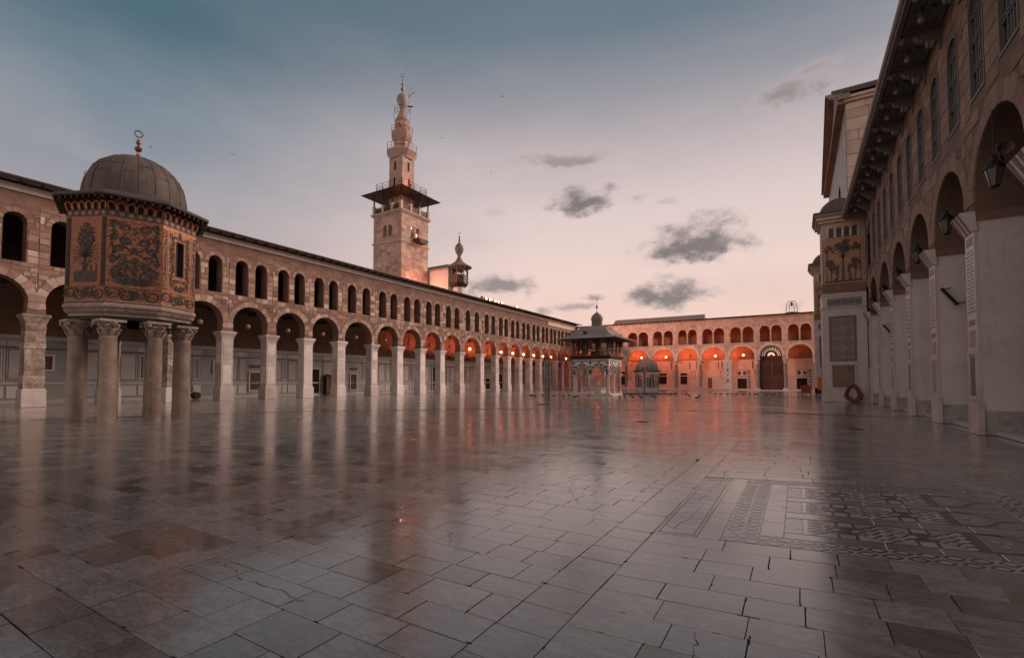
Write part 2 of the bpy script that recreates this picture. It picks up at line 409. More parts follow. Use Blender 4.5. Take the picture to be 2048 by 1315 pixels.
flat('iron', (.03, .028, .027), .5, metal=.6)
flat('steel', (.16, .155, .15), .45, metal=.7)
flat('bronze', (.23, .115, .07), .4, metal=.85)
flat('rust', (.2, .07, .035), .75)
flat('red_paint', (.34, .06, .03), .55)
flat('orange_plastic', (.75, .13, .03), .5)
flat('hose_rubber', (.2, .075, .045), .6)
flat('black_rubber', (.02, .02, .02), .7)
flat('pigeon', (.05, .05, .055), .7)
flat('basalt', (.055, .055, .058), .5)
flat('white_stone', (.56, .52, .49), .5)
flat('brown_tile', (.2, .135, .108), .5)
flat('grey_tile', (.22, .23, .235), .4)
flat('dark_glass', (.03, .033, .033), .15, spec=.6)
flat('lamp_glass', (.1, .093, .086), .3)
flat('globe_off', (.2, .11, .08), .35)
flat('lattice', (.05, .052, .05), .6)
flat('frame_grey', (.11, .105, .1), .6)
flat('void', (.012, .009, .007), .9)
stone('gold_mosaic', [(.15, .066, .038), (.28, .122, .068), (.42, .2, .115)], rough=.36, ta=.5, na=1.3, bump=.35, bsc=60, sc=7, metal=.6, rvar=.3)
stone('buttress_gold', [(.3, .15, .09), (.44, .24, .155), (.54, .32, .22)], rough=.5, ta=.5, na=1.1, bump=.35, bsc=40, sc=7, metal=.15, rvar=.3)
stone('tree_mosaic', [(.035, .03, .026), (.075, .066, .058), (.15, .13, .115)], rough=.5, ta=.9, na=1.2, bump=.3, bsc=60, sc=9)
stone('green_mosaic', [(.012, .011, .009), (.032, .03, .026), (.085, .083, .076)], rough=.5, ta=.6, na=1.8, bump=.3, bsc=60, sc=9)
stone('blue_mosaic', [(.025, .032, .036), (.05, .06, .066)], rough=.45, na=1.5, bump=.3, bsc=60, sc=9)
stone('pale_mosaic', [(.2, .19, .18), (.36, .34, .32)], rough=.5, na=1.5, bump=.3, bsc=60, sc=9)
stone('faded_mosaic', [(.06, .065, .062), (.13, .125, .115), (.3, .25, .2)], rough=.45, na=2.2, bump=.4, bsc=12, sc=1.2, stain=.7)
glow('globe_on', (1.0, .3, .14), 6)
glow('flood_on', (1.0, .36, .2), 7)
glow('bulb', (1.0, .55, .35), 25)
# floor marble: polished, worn, grey to rosy, veined
def floor_mat(name, far=False, dark=1.0):
    nt, p = nodes(name)
    g = mk(nt, 'ShaderNodeNewGeometry'); pos = g.outputs['Position']
    at = mk(nt, 'ShaderNodeAttribute', attribute_name='tone'); tone = at.outputs['Fac']
    if far:
        b = mk(nt, 'ShaderNodeTexBrick'); nt.links.new(pos, b.inputs['Vector'])
        mp = mk(nt, 'ShaderNodeMapping'); nt.links.new(pos, mp.inputs[0]); mp.inputs['Rotation'].default_value = (0, 0, R(90)); nt.links.new(mp.outputs[0], b.inputs['Vector'])
        b.inputs['Color1'].default_value = (0, 0, 0, 1); b.inputs['Color2'].default_value = (1, 1, 1, 1); b.inputs['Mortar'].default_value = (.1, .1, .1, 1)
        b.inputs['Scale'].default_value = 1; b.inputs['Brick Width'].default_value = .6; b.inputs['Row Height'].default_value = .4; b.inputs['Mortar Size'].default_value = .008
        sp = mk(nt, 'ShaderNodeSeparateColor'); nt.links.new(b.outputs[0], sp.inputs[0]); tone = sp.outputs[0]
    big = noise(nt, pos, .35, 3, .5)
    mid = noise(nt, pos, 3.2, 6, .65, .6)
    fine = noise(nt, pos, 34, 4, .6)
    # veins running obliquely, shifted from slab to slab
    cmb = mk(nt, 'ShaderNodeCombineXYZ'); nt.links.new(mth(nt, 'MULTIPLY', tone, 37.0), cmb.inputs[0]); nt.links.new(mth(nt, 'MULTIPLY', tone, 91.0), cmb.inputs[1])
    va = mk(nt, 'ShaderNodeVectorMath', operation='ADD'); nt.links.new(pos, va.inputs[0]); nt.links.new(cmb.outputs[0], va.inputs[1])
    vm = mk(nt, 'ShaderNodeMapping'); nt.links.new(va.outputs[0], vm.inputs[0]); vm.inputs['Rotation'].default_value = (0, 0, R(24)); vm.inputs['Scale'].default_value = (3.2, 1.0, 1)
    vn = noise(nt, vm.outputs[0], 3.0, 7, .62, 1.3)
    vein = mth(nt, 'SUBTRACT', 1.0, mth(nt, 'MULTIPLY', mth(nt, 'ABSOLUTE', mth(nt, 'SUBTRACT', vn, .5)), 14.0), clamp=True)
    f = mth(nt, 'ADD', mth(nt, 'MULTIPLY', mth(nt, 'SUBTRACT', tone, .5), .95), mth(nt, 'MULTIPLY', mth(nt, 'SUBTRACT', mid, .5), 1.15))
    f = mth(nt, 'ADD', f, mth(nt, 'MULTIPLY', mth(nt, 'SUBTRACT', vn, .5), .55))
    f = mth(nt, 'ADD', f, mth(nt, 'MULTIPLY', mth(nt, 'SUBTRACT', big, .5), .5))
    f = mth(nt, 'ADD', f, .5, clamp=True)
    D = lambda c: (c[0] * dark * (1.45 if far else 1.14), c[1] * dark * (1.3 if far else 1.07), c[2] * dark * (1.22 if far else 1.03))  # far copy painted paler and rosier for the light reflected out there
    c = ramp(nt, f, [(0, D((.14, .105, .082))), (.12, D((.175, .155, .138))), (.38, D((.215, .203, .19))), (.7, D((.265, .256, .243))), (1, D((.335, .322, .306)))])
    mx = mk(nt, 'ShaderNodeMixRGB', blend_type='MULTIPLY'); nt.links.new(mth(nt, 'MULTIPLY', vein, .6), mx.inputs[0]); nt.links.new(c, mx.inputs[1]); mx.inputs[2].default_value = (.45, .42, .41, 1)
    # small dark pits
    vo = mk(nt, 'ShaderNodeTexVoronoi'); nt.links.new(pos, vo.inputs['Vector']); vo.inputs['Scale'].default_value = 6.5
    pit = mth(nt, 'MULTIPLY', mth(nt, 'LESS_THAN', vo.outputs['Distance'], .055), mth(nt, 'GREATER_THAN', mid, .5))
    m2 = mk(nt, 'ShaderNodeMixRGB', blend_type='MIX'); nt.links.new(mth(nt, 'MULTIPLY', pit, .75), m2.inputs[0]); nt.links.new(mx.outputs[0], m2.inputs[1]); m2.inputs[2].default_value = (.03, .024, .02, 1)
    nt.links.new(m2.outputs[0], p.inputs['Base Color'])
    rr = mth(nt, 'ADD', mth(nt, 'MULTIPLY', mth(nt, 'SUBTRACT', mid, .5), .22), mth(nt, 'MULTIPLY', mth(nt, 'SUBTRACT', big, .5), .2))
    rr = mth(nt, 'ADD', rr, mth(nt, 'MULTIPLY', mth(nt, 'SUBTRACT', tone, .5), .08))
    rr = mth(nt, 'MAXIMUM', mth(nt, 'ADD', rr, .175), .07)
    nt.links.new(rr, p.inputs['Roughness'])
    p.inputs['Specular IOR Level'].default_value = .9; p.inputs['Coat Weight'].default_value = .3; p.inputs['Coat Roughness'].default_value = .2
    bp = mk(nt, 'ShaderNodeBump'); bp.inputs['Strength'].default_value = .05; bp.inputs['Distance'].default_value = .01
    nt.links.new(mth(nt, 'ADD', mid, mth(nt, 'MULTIPLY', fine, .25)), bp.inputs['Height']); nt.links.new(bp.outputs[0], p.inputs['Normal'])
floor_mat('floor_marble')
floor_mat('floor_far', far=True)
floor_mat('pink_marble', dark=.92)
flat('grout', (.018, .014, .012), .9)
stone('inlay_dark', [(.04, .037, .035), (.075, .07, .067)], rough=.2, na=1.6, bump=.06, spec=.7)
stone('inlay_white', [(.28, .272, .26), (.39, .38, .365), (.48, .465, .45)], rough=.18, ta=1, na=1.4, bump=.06, spec=.7)
# ------------------------------------------------------------------ the ground and the marble courtyard
g = MB(); g.add([(-900, -900, -.3), (900, -900, -.3), (900, 900, -.3), (-900, 900, -.3)], [(0, 1, 2, 3)])
tag(g.build('ground', 'pale_stone', recalc=False), kind='structure')
m = MB(); m.add([(-30, -40, -.02), (125, -40, -.02), (125, 60, -.02), (-30, 60, -.02)], [(0, 1, 2, 3)])
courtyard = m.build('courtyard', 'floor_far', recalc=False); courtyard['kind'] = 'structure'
m = MB()
fan = [(-1.2, -1.2, -.012)] + [(29 * math.cos(R(a)), 29 * math.sin(R(a)), -.012) for a in range(-24, 90, 3)]
fan = [(x, max(y, -4.75), z) for x, y, z in fan]
m.add(fan, [tuple(range(len(fan)))])
m.build('joint_bed', 'grout', courtyard, recalc=False)
def shear(xr): return max(.03, min(.27, .13 + .04 * (xr - 4.5))) * (1 if xr < 9.5 else max(0, 1 - (xr - 9.5) / 12))
def fR(xr, y): return (xr + shear(xr) * (.15 - y), y)     # right-hand field: the rows lie askew
def fL(x, y): return (x - .012 * (y - 1.8), y)
slabs = Pieces()
def slab(q, zt=0.0, tone=None, pcs=slabs, gap=None, ch=.0012):
    gap = random.choice((.002, .0028, .0036, .0048)) if gap is None else gap
    """q: four ground points; a worn slab with small chamfers and its own slight tilt"""
    cx = sum(p[0] for p in q) / 4; cy = sum(p[1] for p in q) / 4
    tone = random.betavariate(1.5, 1.4) if tone is None else tone
    tx, ty = random.gauss(0, .0007), random.gauss(0, .0007); zz = zt + random.gauss(0, .0007)
    def off(k, d):
        p, a, b = q[k], q[k - 1], q[(k + 1) % 4]
        la, lb = math.hypot(a[0] - p[0], a[1] - p[1]), math.hypot(b[0] - p[0], b[1] - p[1])
        return p[0] + (a[0] - p[0]) / la * d + (b[0] - p[0]) / lb * d + random.uniform(-.0015, .0015), p[1] + (a[1] - p[1]) / la * d + (b[1] - p[1]) / lb * d + random.uniform(-.0015, .0015)
    lo = [off(k, gap) for k in range(4)]
    hi = [off(k, gap + ch) for k in range(4)]
    vs = [(x, y, -.013) for x, y in lo] + [(x, y, zz - .003) for x, y in lo] + [(x, y, zz + tx * (x - cx) + ty * (y - cy)) for x, y in hi]
    pcs.add(vs, [(8, 9, 10, 11), (4, 5, 9, 8), (5, 6, 10, 9), (6, 7, 11, 10), (7, 4, 8, 11), (0, 1, 5, 4), (1, 2, 6, 5), (2, 3, 7, 6), (3, 0, 4, 7)], tone)
def inview(x, y):
    d = math.hypot(x, y); a = math.degrees(math.atan2(y, x))
    return 1.0 < d < 28.5 and -24 < a < 88
def rows(field, y0, y1, x0, x1, pitch, lens, wob, hole=None):
    x = x0
    while x < x1:
        h = pitch * random.uniform(*wob)
        y = y0 - random.uniform(0, .3)
        while y < y1:
            L = random.uniform(*lens) * (1.35 if random.random() < .12 else 1)
            a, b = max(y, y0), min(y + L, y1)
            if y1 - b < .16: b = y1
            y = b if b == y1 else y + L
            if b - a < .05: continue
            c = field(x + h / 2, (a + b) / 2)
            if not inview(*c) or (hole and hole(x + h / 2, (a + b) / 2)): continue
            slab([field(x, a), field(x + h, a), field(x + h, b), field(x, b)])
        x += h
# left field: rows across the court; strip of square slabs; right field askew
rows(fL, 1.80, 30, -.6, 29, .335, (.34, .68), (.9, 1.1))
x = -.4
while x < 29:
    h = random.uniform(.33, .38)
    if inview(x, 1.6): slab([(x, 1.38), (x + h, 1.38), (x + h, 1.80), (x, 1.80)], gap=.0038)
    x += h
XB = 5.44       # near edge of the inlaid carpet, measured at y = .15
def hole(xr, y): return XB - .02 < xr < 9.13 and -2.62 < y < 1.38
rows(fR, -4.75, 1.38, 1.0, XB, .345, (.36, .62), (.97, 1.03))
rows(fR, -4.75, -2.62, XB, 9.13, .37, (.4, .66), (.985, 1.015))
rows(fR, -4.75, 1.38, 9.13, 28, .36, (.4, .68), (.95, 1.05))
# ---- the inlaid carpet
inlay = MB()
c4 = [fR(XB, -2.62), fR(9.13, -2.62), fR(9.13, 1.38), fR(XB, 1.38)]
inlay.add([(x, y, -.0035) for x, y in c4], [(0, 1, 2, 3)])
inlay = inlay.build('inlaid_carpet', 'inlay_dark', courtyard, recalc=False)
inlay['label'] = 'dark and white marble inlay with three pointed prayer niches'
def fin(xr, y, w=0):
    x, yy = fR(xr, y); return (x, yy, -w)
tiles, pinks, darks = Pieces(), Pieces(), Pieces()
def tile(poly, pcs=tiles, tone=None, sh=.003):
    n = len(poly); cu = sum(p[0] for p in poly) / n; cv = sum(p[1] for p in poly) / n
    def ins(p, d):
        L = math.hypot(cu - p[0], cv - p[1]) or 1
        return p[0] + (cu - p[0]) / L * d, p[1] + (cv - p[1]) / L * d
    pcs.wedge(poly, [ins(p, sh) for p in poly], fin, random.uniform(-.0006, .0008), random.random() if tone is None else tone, deep=.0034)
def hexrow(x0, x1, y0, y1, nx, ny, along_y):
    """bands of dark pointed hexagons with white cores on a white ground"""
    dx_, dy_ = (x1 - x0) / nx, (y1 - y0) / ny
    for i in range(6):      # white ground in six lengths
        q = (i / 6, (i + 1) / 6)
        tile([(x0, y0 + (y1 - y0) * q[0]), (x1, y0 + (y1 - y0) * q[0]), (x1, y0 + (y1 - y0) * q[1]), (x0, y0 + (y1 - y0) * q[1])] if along_y else [(x0 + (x1 - x0) * q[0], y0), (x0 + (x1 - x0) * q[1], y0), (x0 + (x1 - x0) * q[1], y1), (x0 + (x1 - x0) * q[0], y1)], sh=.001)
    for i in range(nx):
        for j in range(ny):
            st = (.5 if (i % 2 if along_y else j % 2) else 0)
            cx = x0 + dx_ * (i + .5 + (0 if along_y else st)); cy = y0 + dy_ * (j + .5 + (st if along_y else 0))
            if cx > x1 - .01 or cy > y1 - .01: continue
            a, b = dx_ * .5, dy_ * .5
            hx_ = lambda p, q, r: [(cx, cy - b * p), (cx + a * q, cy - b * r), (cx + a * q, cy + b * r), (cx, cy + b * p), (cx - a * q, cy + b * r), (cx - a * q, cy - b * r)]
            darks.wedge(hx_(.96, .9, .4), hx_(.95, .88, .4), fin, .0012, random.random(), deep=0)
            tiles.wedge(hx_(.6, .46, .26), hx_(.59, .45, .26), fin, .0018, random.random(), deep=0)
            for (p, q) in ((1, 0), (-1, 0)):       # little dark lozenges where the points meet
                if along_y: darks.wedge([(cx + p * a * .98, cy + b * .62), (cx + p * a * .72, cy + b * .98), (cx + p * a * 1.0, cy + b * 1.3)], [(cx + p * a * .97, cy + b * .63), (cx + p * a * .74, cy + b * .98), (cx + p * a * .99, cy + b * 1.28)], fin, .0011, .5, deep=0)
hexrow(5.48, 5.79, -2.6, .72, 2, 17, True)
hexrow(5.79, 8.78, .38, .72, 18, 2, False)
hexrow(8.78, 9.1, -2.6, .72, 2, 17, True)
hexrow(5.79, 8.78, -2.6, -2.27, 12, 2, False)
# crazy paving in a dark frame, rosy slabs beside it
def cell_poly(a, b, k):      # irregular polygons along the strip
    pass
yA, yB = .985, 1.335; x = 5.56; xs = []
while x < 8.7:
    xs.append(x); x += random.uniform(.17, .3)
xs.append(8.86)
prev = [(xs[0], yA), (xs[0], (yA + yB) / 2), (xs[0], yB)]
for i in range(1, len(xs)):
    xe = xs[i]
    last = i == len(xs) - 1
    cur = [(xe + (0 if last else random.uniform(-.06, .06)), yA), (xe + (0 if last else random.uniform(-.07, .07)), (yA + yB) / 2 + random.uniform(-.06, .06)), (xe + (0 if last else random.uniform(-.06, .06)), yB)]
    mx_ = ((prev[1][0] + cur[1][0]) / 2, (prev[1][1] + cur[1][1]) / 2)
    tile([prev[0], cur[0], cur[1], mx_, prev[1]], sh=.007); tile([prev[1], mx_, cur[1], cur[2], prev[2]], sh=.007)
    prev = cur
for (a, b, c, d) in [(5.47, 5.53, .955, 1.375), (8.9, 8.96, .955, 1.375), (5.535, 8.895, .945, .978), (5.535, 8.895, 1.342, 1.377)]:
    tile(rect(a, b, c, d), pinks, .05)
def pinkrun(x0, x1, y0, y1, n, ax):
    for i in range(n):
        if ax == 'x':
            a = x0 + (x1 - x0) * i / n; b = x0 + (x1 - x0) * (i + 1) / n; q = [(a, y0), (b, y0), (b, y1), (a, y1)]
        else:
            a = y0 + (y1 - y0) * i / n; b = y0 + (y1 - y0) * (i + 1) / n; q = [(x0, a), (x1, a), (x1, b), (x0, b)]
        tile(q, pinks, random.uniform(.25, .75), .006)
pinkrun(5.46, 9.1, .725, .94, 6, 'x'); pinkrun(5.8, 8.77, .155, .375, 5, 'x')
RUG = [(6.0, 6.66), (6.96, 7.6), (7.86, 8.58)]
for (a, b) in [(5.8, 5.99), (6.68, 6.94), (7.62, 7.84), (8.6, 8.77)]: pinkrun(a, b, -1.62, .15, 4, 'y')
for (x0, x1) in RUG:
    w = x1 - x0; xm = (x0 + x1) / 2
    P = lambda s, y: (xm + s * w / 2, y)      # s across the rug, -1 .. 1
    tile([P(-.96, -.02), P(.96, -.02), P(.96, .145), P(-.96, .145)], tiles, .9, .006)
    tile([P(-.97, -.075), P(.97, -.075), P(.97, -.03), P(-.97, -.03)], pinks, .15, .002)
    # white triangles and small squares along both edges
    for s in (-1, 1):
        for yc in (-.44, -1.12):
            for d in (-1, 1):
                tile([P(s * .94, yc + d * .095), P(s * .94, yc + d * .32), P(s * .34, yc + d * .105)], tiles)
            tile([P(s * .92, yc - .065), P(s * .92, yc + .065), P(s * .5, yc + .065), P(s * .5, yc - .065)], tiles)
            tile([P(s * .8, yc - .03), P(s * .8, yc + .02), P(s * .66, yc + .02), P(s * .66, yc - .03)], darks, .2, .001) if False else None
    # star mosaics inside the lozenges
    def lozenge(yc, half, y_lo, y_hi, n):
        for i in range(-n, n + 1):
            for j in range(-n, n + 1):
                if (i + j) % 2: continue
                u, v = i / n, j / n
                if abs(u) + abs(v) > .86: continue
                y = yc + v * half; s = u * .95
                if not (y_lo < y < y_hi): continue
                rr = .78 / n if (i % 2 == 0) else .5 / n
                q = circ(0, 0, 1, 6 if i % 2 == 0 else 4, R(30 * (j % 3)))
                tile([P(s + x_ * rr * .9, y + y_ * rr * half * .95) for x_, y_ in q], tiles, sh=.0015)
    lozenge(-.78, .31, -1.1, -.47, 5)
    lozenge(-.10, .31, -.085, .3, 5); lozenge(-.10, .31, -.41, -.09, 5)
    lozenge(-1.46, .31, -1.5, -1.13, 5)
    # pointed head beyond the dark bar
    head = [P(-.95, -1.6), P(.95, -1.6), P(.95, -1.72), P(.86, -1.83), P(.62, -1.9), P(.3, -1.95), P(.14, -2.0), P(0, -2.12), P(-.14, -2.0), P(-.3, -1.95), P(-.62, -1.9), P(-.86, -1.83), P(-.95, -1.72)]
    tile([(xm + (p[0] - xm) * .9, -1.86 + (p[1] + 1.86) * .93) for p in head], pinks, .35, .002)
    for (s, y) in [(-.25, -1.76), (.2, -1.72), (.1, -1.82)]:
        tiles.wedge(circ(xm + s * w / 2, y, .035, 6), circ(xm + s * w / 2, y, .03, 6), fin, .0022, .9, deep=-.001)
    # stone round the head
    for s in (-1, 1):
        e = [P(s * 1.0, -1.62), P(s * 1.0, -2.26), P(s * .06, -2.26), P(s * .06, -2.17), P(s * .2, -2.04), P(s * .36, -1.99), P(s * .7, -1.94), P(s * .96, -1.85)]
        tile(e, pinks, random.uniform(.1, .45), .004)
for (a, b) in [(5.8, 5.99), (6.68, 6.94), (7.62, 7.84), (8.6, 8.77)]: pinkrun(a, b, -2.26, -1.64, 1, 'y')
tiles.finish('inlay_tile', 'fine_inlay', 'inlay_white', inlay, 260, recalc=False)
pinks.finish('rosy_slab', 'fine_rosy_slabs', 'pink_marble', inlay, 120, recalc=False)
darks.finish('dark_inlay_tile', 'fine_dark_inlay', 'inlay_dark', inlay, 200, recalc=False)
slabs.finish('slab', 'far_slabs', 'floor_marble', courtyard, 300, recalc=False)
# chipped edges: dark irregular gaps where slab corners have broken away
chips = Pieces()
for (vs, fs, t_) in slabs.it:
    c0 = Vector(vs[8]); d0 = math.hypot(c0.x, c0.y)
    if d0 > 11 or random.random() > .5: continue
    for _ in range(random.choice((1, 1, 2))):
        k = random.randrange(4); a, b = Vector(vs[8 + k]), Vector(vs[8 + (k + 1) % 4]); q_ = random.random() if random.random() < .6 else random.choice((.0, 1.0))
        p = a.lerp(b, q_); e = (b - a).normalized(); L = random.uniform(.012, .05) if random.random() < .75 else random.uniform(.05, .16); w = random.uniform(.004, .012)
        n_ = Vector((-e.y, e.x, 0)); z = max(p.z, 0) + .0022
        pts = [(p + e * (L * (i / 7 - .5)) + n_ * (w * random.uniform(.3, 1))) for i in range(8)] + [(p + e * (L * (.5 - i / 7)) - n_ * (w * random.uniform(.3, 1))) for i in range(8)]
        chips.add([(x.x, x.y, z) for x in pts], [tuple(range(16))], .4)
chips.finish('chip', 'chips', 'grout', courtyard, 0, recalc=False)
# long cracks and old repairs across several slabs
def crack(pts, w):
    m = MB(); L = []
    for i in range(len(pts) - 1):
        for q in range(14):
            t_ = q / 14; L.append((pts[i][0] + (pts[i + 1][0] - pts[i][0]) * t_ + random.gauss(0, .012) + .05 * math.sin(3 * t_ + i), pts[i][1] + (pts[i + 1][1] - pts[i][1]) * t_ + random.gauss(0, .012)))
    for k in range(len(L) - 1):
        if random.random() < .85: m.ribbon([L[k], L[k + 1]], w * random.uniform(.15, .6), lambda u, v, z: (u, v, -z), -.0032, .4)
    m.build('crack', 'grout', courtyard, recalc=False)
crack([(7.6, 3.3), (6.6, 3.0), (5.9, 2.5), (5.6, 2.0)], .008); crack([(2.35, 4.7), (2.2, 3.9), (2.3, 3.1)], .012); crack([(4.2, 3.4), (3.7, 3.0), (3.75, 2.4)], .009)
crack([(6.9, 3.9), (6.2, 3.6), (5.7, 3.1)], .006); crack([(3.3, .6), (2.8, .55)], .01); crack([(7.2, .3), (7.15, .0), (7.3, -.2)], .01); crack([(5.9, .6), (6.4, .5), (6.45, .3)], .008)
# white slab and iron grates set in the paving
m = MB(); m.box(9.25, 9.75, 4.9, 5.5, -.01, .006); q = m.build('pale_slab', 'white_stone', courtyard)
for k, (x, y) in enumerate([(19.45, 5.48), (20.23, -1.73), (31.0, 16.2)]):
    t = thing('drain_grate', ['small iron drain grate in the marble floor right of the picture middle', 'iron drain grate in the floor near the right-hand piers', 'far iron drain grate in the marble floor'][k], 'drain grate', (x, y, 0))
    m = MB(); m.box(x - .3, x + .3, y - .22, y - .17, -.01, .012); m.box(x - .3, x + .3, y + .17, y + .22, -.01, .012); m.box(x - .3, x - .25, y - .17, y + .17, -.01, .012); m.box(x + .25, x + .3, y - .17, y + .17, -.01, .012)
    m.build('frame', 'iron', t)
    for i in range(6):
        m = MB(); yy = y - .14 + i * .056; m.box(x - .25, x + .25, yy - .012, yy + .012, -.01, .008); m.build('bar', 'iron', t)
# ------------------------------------------------------------------ the long arcade on the left (north)
NY, NB = 43.0, 50.5
fN = lambda u, v, w: (u, NY + w, v)
fNB = lambda u, v, w: (u, NB + w, v)
PX = [-6.2, -2.1, 2.0, 6.1, 10.19, 14.26, 18.34, 22.44, 26.51, 30.49, 34.61, 39.37, 43.61, 47.83, 51.96, 56.45, 61.81, 66.21, 70.11, 74.08, 77.94, 81.94, 85.6, 89.21, 93.0, 96.6, 100.4]
na = thing('north_arcade', 'long two-storey stone arcade with paired upper windows along the left side', 'arcade', (50, NY, 0))
st = Pieces()
CAP, TOP = 6.1, 14.45
def fillrow(pcs, segs, v0, v1, f, wr, proud, tones, jit=.012, ch=.022, gap=.016):
    for (a, b) in segs:
        u = a
        while u < b - .1:
            w = random.uniform(*wr)
            e = b if b - (u + w) < wr[0] * .6 else u + w
            pcs.block(u + gap / 2, e - gap / 2, v0 + gap / 2, v1 - gap / 2, f, random.uniform(*proud), random.uniform(*tones), ch, jit)
            u = e
def minus(seg, cuts):
    out = [seg]
    for (c0, c1) in cuts:
        nx = []
        for (a, b) in out:
            if c1 <= a or c0 >= b: nx.append((a, b)); continue
            if c0 - a > .12: nx.append((a, c0))
            if b - c1 > .12: nx.append((c1, b))
        out = nx
    return out
bays = []
for i in range(len(PX) - 1):
    u0, u1 = PX[i], PX[i + 1]; s = u1 - u0; uc = (u0 + u1) / 2
    r = (s - .82) / 2; cz = 8.52 - r
    bays.append((uc, r, cz))
    w1, w2 = u0 + s * .28, u0 + s * .72
    a = arch(uc, r, CAP, cz, 16, .955)
    outer = [(u0, CAP)] + a + [(u1, CAP), (u1, TOP), (u0, TOP)]
    n = len(outer)
    holes = [arch(w, .56, 9.45, 12.08, 10)[::-1] for w in (w1, w2)]
    m = MB(); m.panel(outer, holes, fN, .95, .5, skip=(n - 3, n - 1))
    m.build('wall', 'mortar', na)
    if u1 < 5: continue
    # arch stones
    fine = u0 < 56
    ring(st, uc, cz, r - .004, r + random.uniform(.40, .5), 15 if fine else 11, fN, .035, .3, .85, -14, 194)
    for w in (w1, w2): ring(st, w, 12.08, .555, .86, 7, fN, .03, .25, .7, 0, 180)
    # wall stones
    v = 6.28
    while v < 14.1:
        if v < 9.4: h = random.uniform(.28, .46); h = 9.42 - v if 9.42 - v < .46 else h
        elif v < 12.2: h = random.uniform(.34, .6)
        else: h = random.uniform(.2, .3)
        v1 = min(v + h, 14.15)
        cuts = []
        vr = min(max(cz, v), v1) if v < cz + .5 else v
        RR = r + .5
        if vr < cz + RR:
            d = math.sqrt(max(0, RR * RR - max(0, vr - cz) ** 2)); cuts.append((uc - d, uc + d))
        if v1 > 9.44 and v < 12.95:
            for w in (w1, w2):
                if v < 12.05: cuts.append((w - .6, w + .6) if v1 < 12.08 else (w - .9, w + .9))
                else: d = math.sqrt(max(0, .9 ** 2 - (v - 12.08) ** 2)); cuts.append((w - d, w + d))
        segs = minus((u0, u1), cuts)
        if v < 8.75: fillrow(st, segs, v, v1, fN, (.24, .75), (.006, .045), (.15, .8), jit=.028, gap=.024)
        elif v < 9.4: fillrow(st, segs, v, v1, fN, (.35, .95), (.008, .03), (.15, .8), jit=.016)
        elif v < 12.2: fillrow(st, segs, v, v1, fN, (.34, .8), (.008, .05), (.2, .92), jit=.02, gap=.02)
        elif v < 13.0: fillrow(st, segs, v, v1, fN, (.45, 1.1), (.004, .02), (.1, .45), jit=.015)
        elif random.random() < .5: fillrow(st, [q for q in segs if True], v, v1, fN, (.5, 1.1), (.003, .012), (.05, .3), gap=.03)
        v = v1
st.finish('stone', 'stonework', 'rubble', na, 300, recalc=False)
# piers
def pier(x, rough, parent):
    p = bpy.data.objects.new('pier', None); p.empty_display_size = .2
    p.parent = parent; COL.objects.link(p)
    p.location = Vector((x, NY + .47, 0)) - Vector(WL[parent.name]); WL[p.name] = (x, NY + .47, 0)
    cy = NY + .47
    t = random.random()
    m = MB(); m.frustum(x, cy, 0, .60, .60, 1.12, .595, .595, t); m.frustum(x, cy, 1.12, .57, .57, 1.19, .53, .53, t); m.build('base', 'marble', p)
    m = MB()
    if rough:
        v = 1.19
        while v < 5.45:
            h = random.uniform(.3, .55); v1 = min(v + h, 5.5); q = random.uniform(-.02, .025)
            m.frustum(x + random.uniform(-.012, .012), cy, v, .5 + q, .5 + q, v1 - .012, .5 + q * .6, .5 + q * .6, random.uniform(.2, .9)); v = v1
    else:
        m.frustum(x, cy, 1.19, .5, .5, 5.42, .485, .485, t)
        for (z0, z1) in ((1.5, 3.1), (3.25, 4.1), (4.25, 5.2)):     # raised panels on the faces seen from the court
            m.box(x - .34, x + .34, cy - .505, cy - .49, z0, z1, random.random()); m.box(x - .505, x - .49, cy - .34, cy + .34, z0, z1, random.random())
    m.build('shaft', 'rough_marble' if rough else 'marble', p)
    m = MB(); m.frustum(x, cy, 5.42, .52, .52, 5.5, .52, .52, t); m.frustum(x, cy, 5.5, .5, .5, 5.92, .66, .66, t); m.box(x - .69, x + .69, cy - .69, cy + .69, 5.92, 6.1, t)
    m.build('capital', 'rough_marble' if rough else 'marble', p)
def column(x, y, parent, mat, h=6.0, r=.3, capmat='marble'):
    p = bpy.data.objects.new('column', None); p.empty_display_size = .2
    p.parent = parent; COL.objects.link(p)
    p.location = Vector((x, y, 0)) - Vector(WL[parent.name]); WL[p.name] = (x, y, 0)
    m = MB(); m.box(x - .48, x + .48, y - .48, y + .48, 0, .3, random.random()); m.lathe([(.44, .3), (.46, .38), (.4, .46), (.36, .5)], 16, (x, y, 0)); m.build('base', capmat, p, smooth=True)
    m = MB(); m.lathe([(r * 1.06, .5), (r, .7), (r * .98, 2.5), (r * .86, h - .95), (r * .95, h - .9)], 18, (x, y, 0), tone=random.random()); m.build('shaft', mat, p, smooth=True)
    m = MB(); m.lathe([(r * .92, h - .9), (r * 1.25, h - .75), (r * 1.0, h - .6), (r * 1.6, h - .3), (r * 1.15, h - .28), (r * 1.75, h - .12)], 12, (x, y, 0)); m.box(x - r * 1.6, x + r * 1.6, y - r * 1.6, y + r * 1.6, h - .12, h, .6); m.build('capital', capmat, p)
for i, x in enumerate(PX):
    if x < -3: continue
    if x > 90: column(x, NY + .47, na, 'marble', 6.1)
    else: pier(x, 9 < x < 19, na)
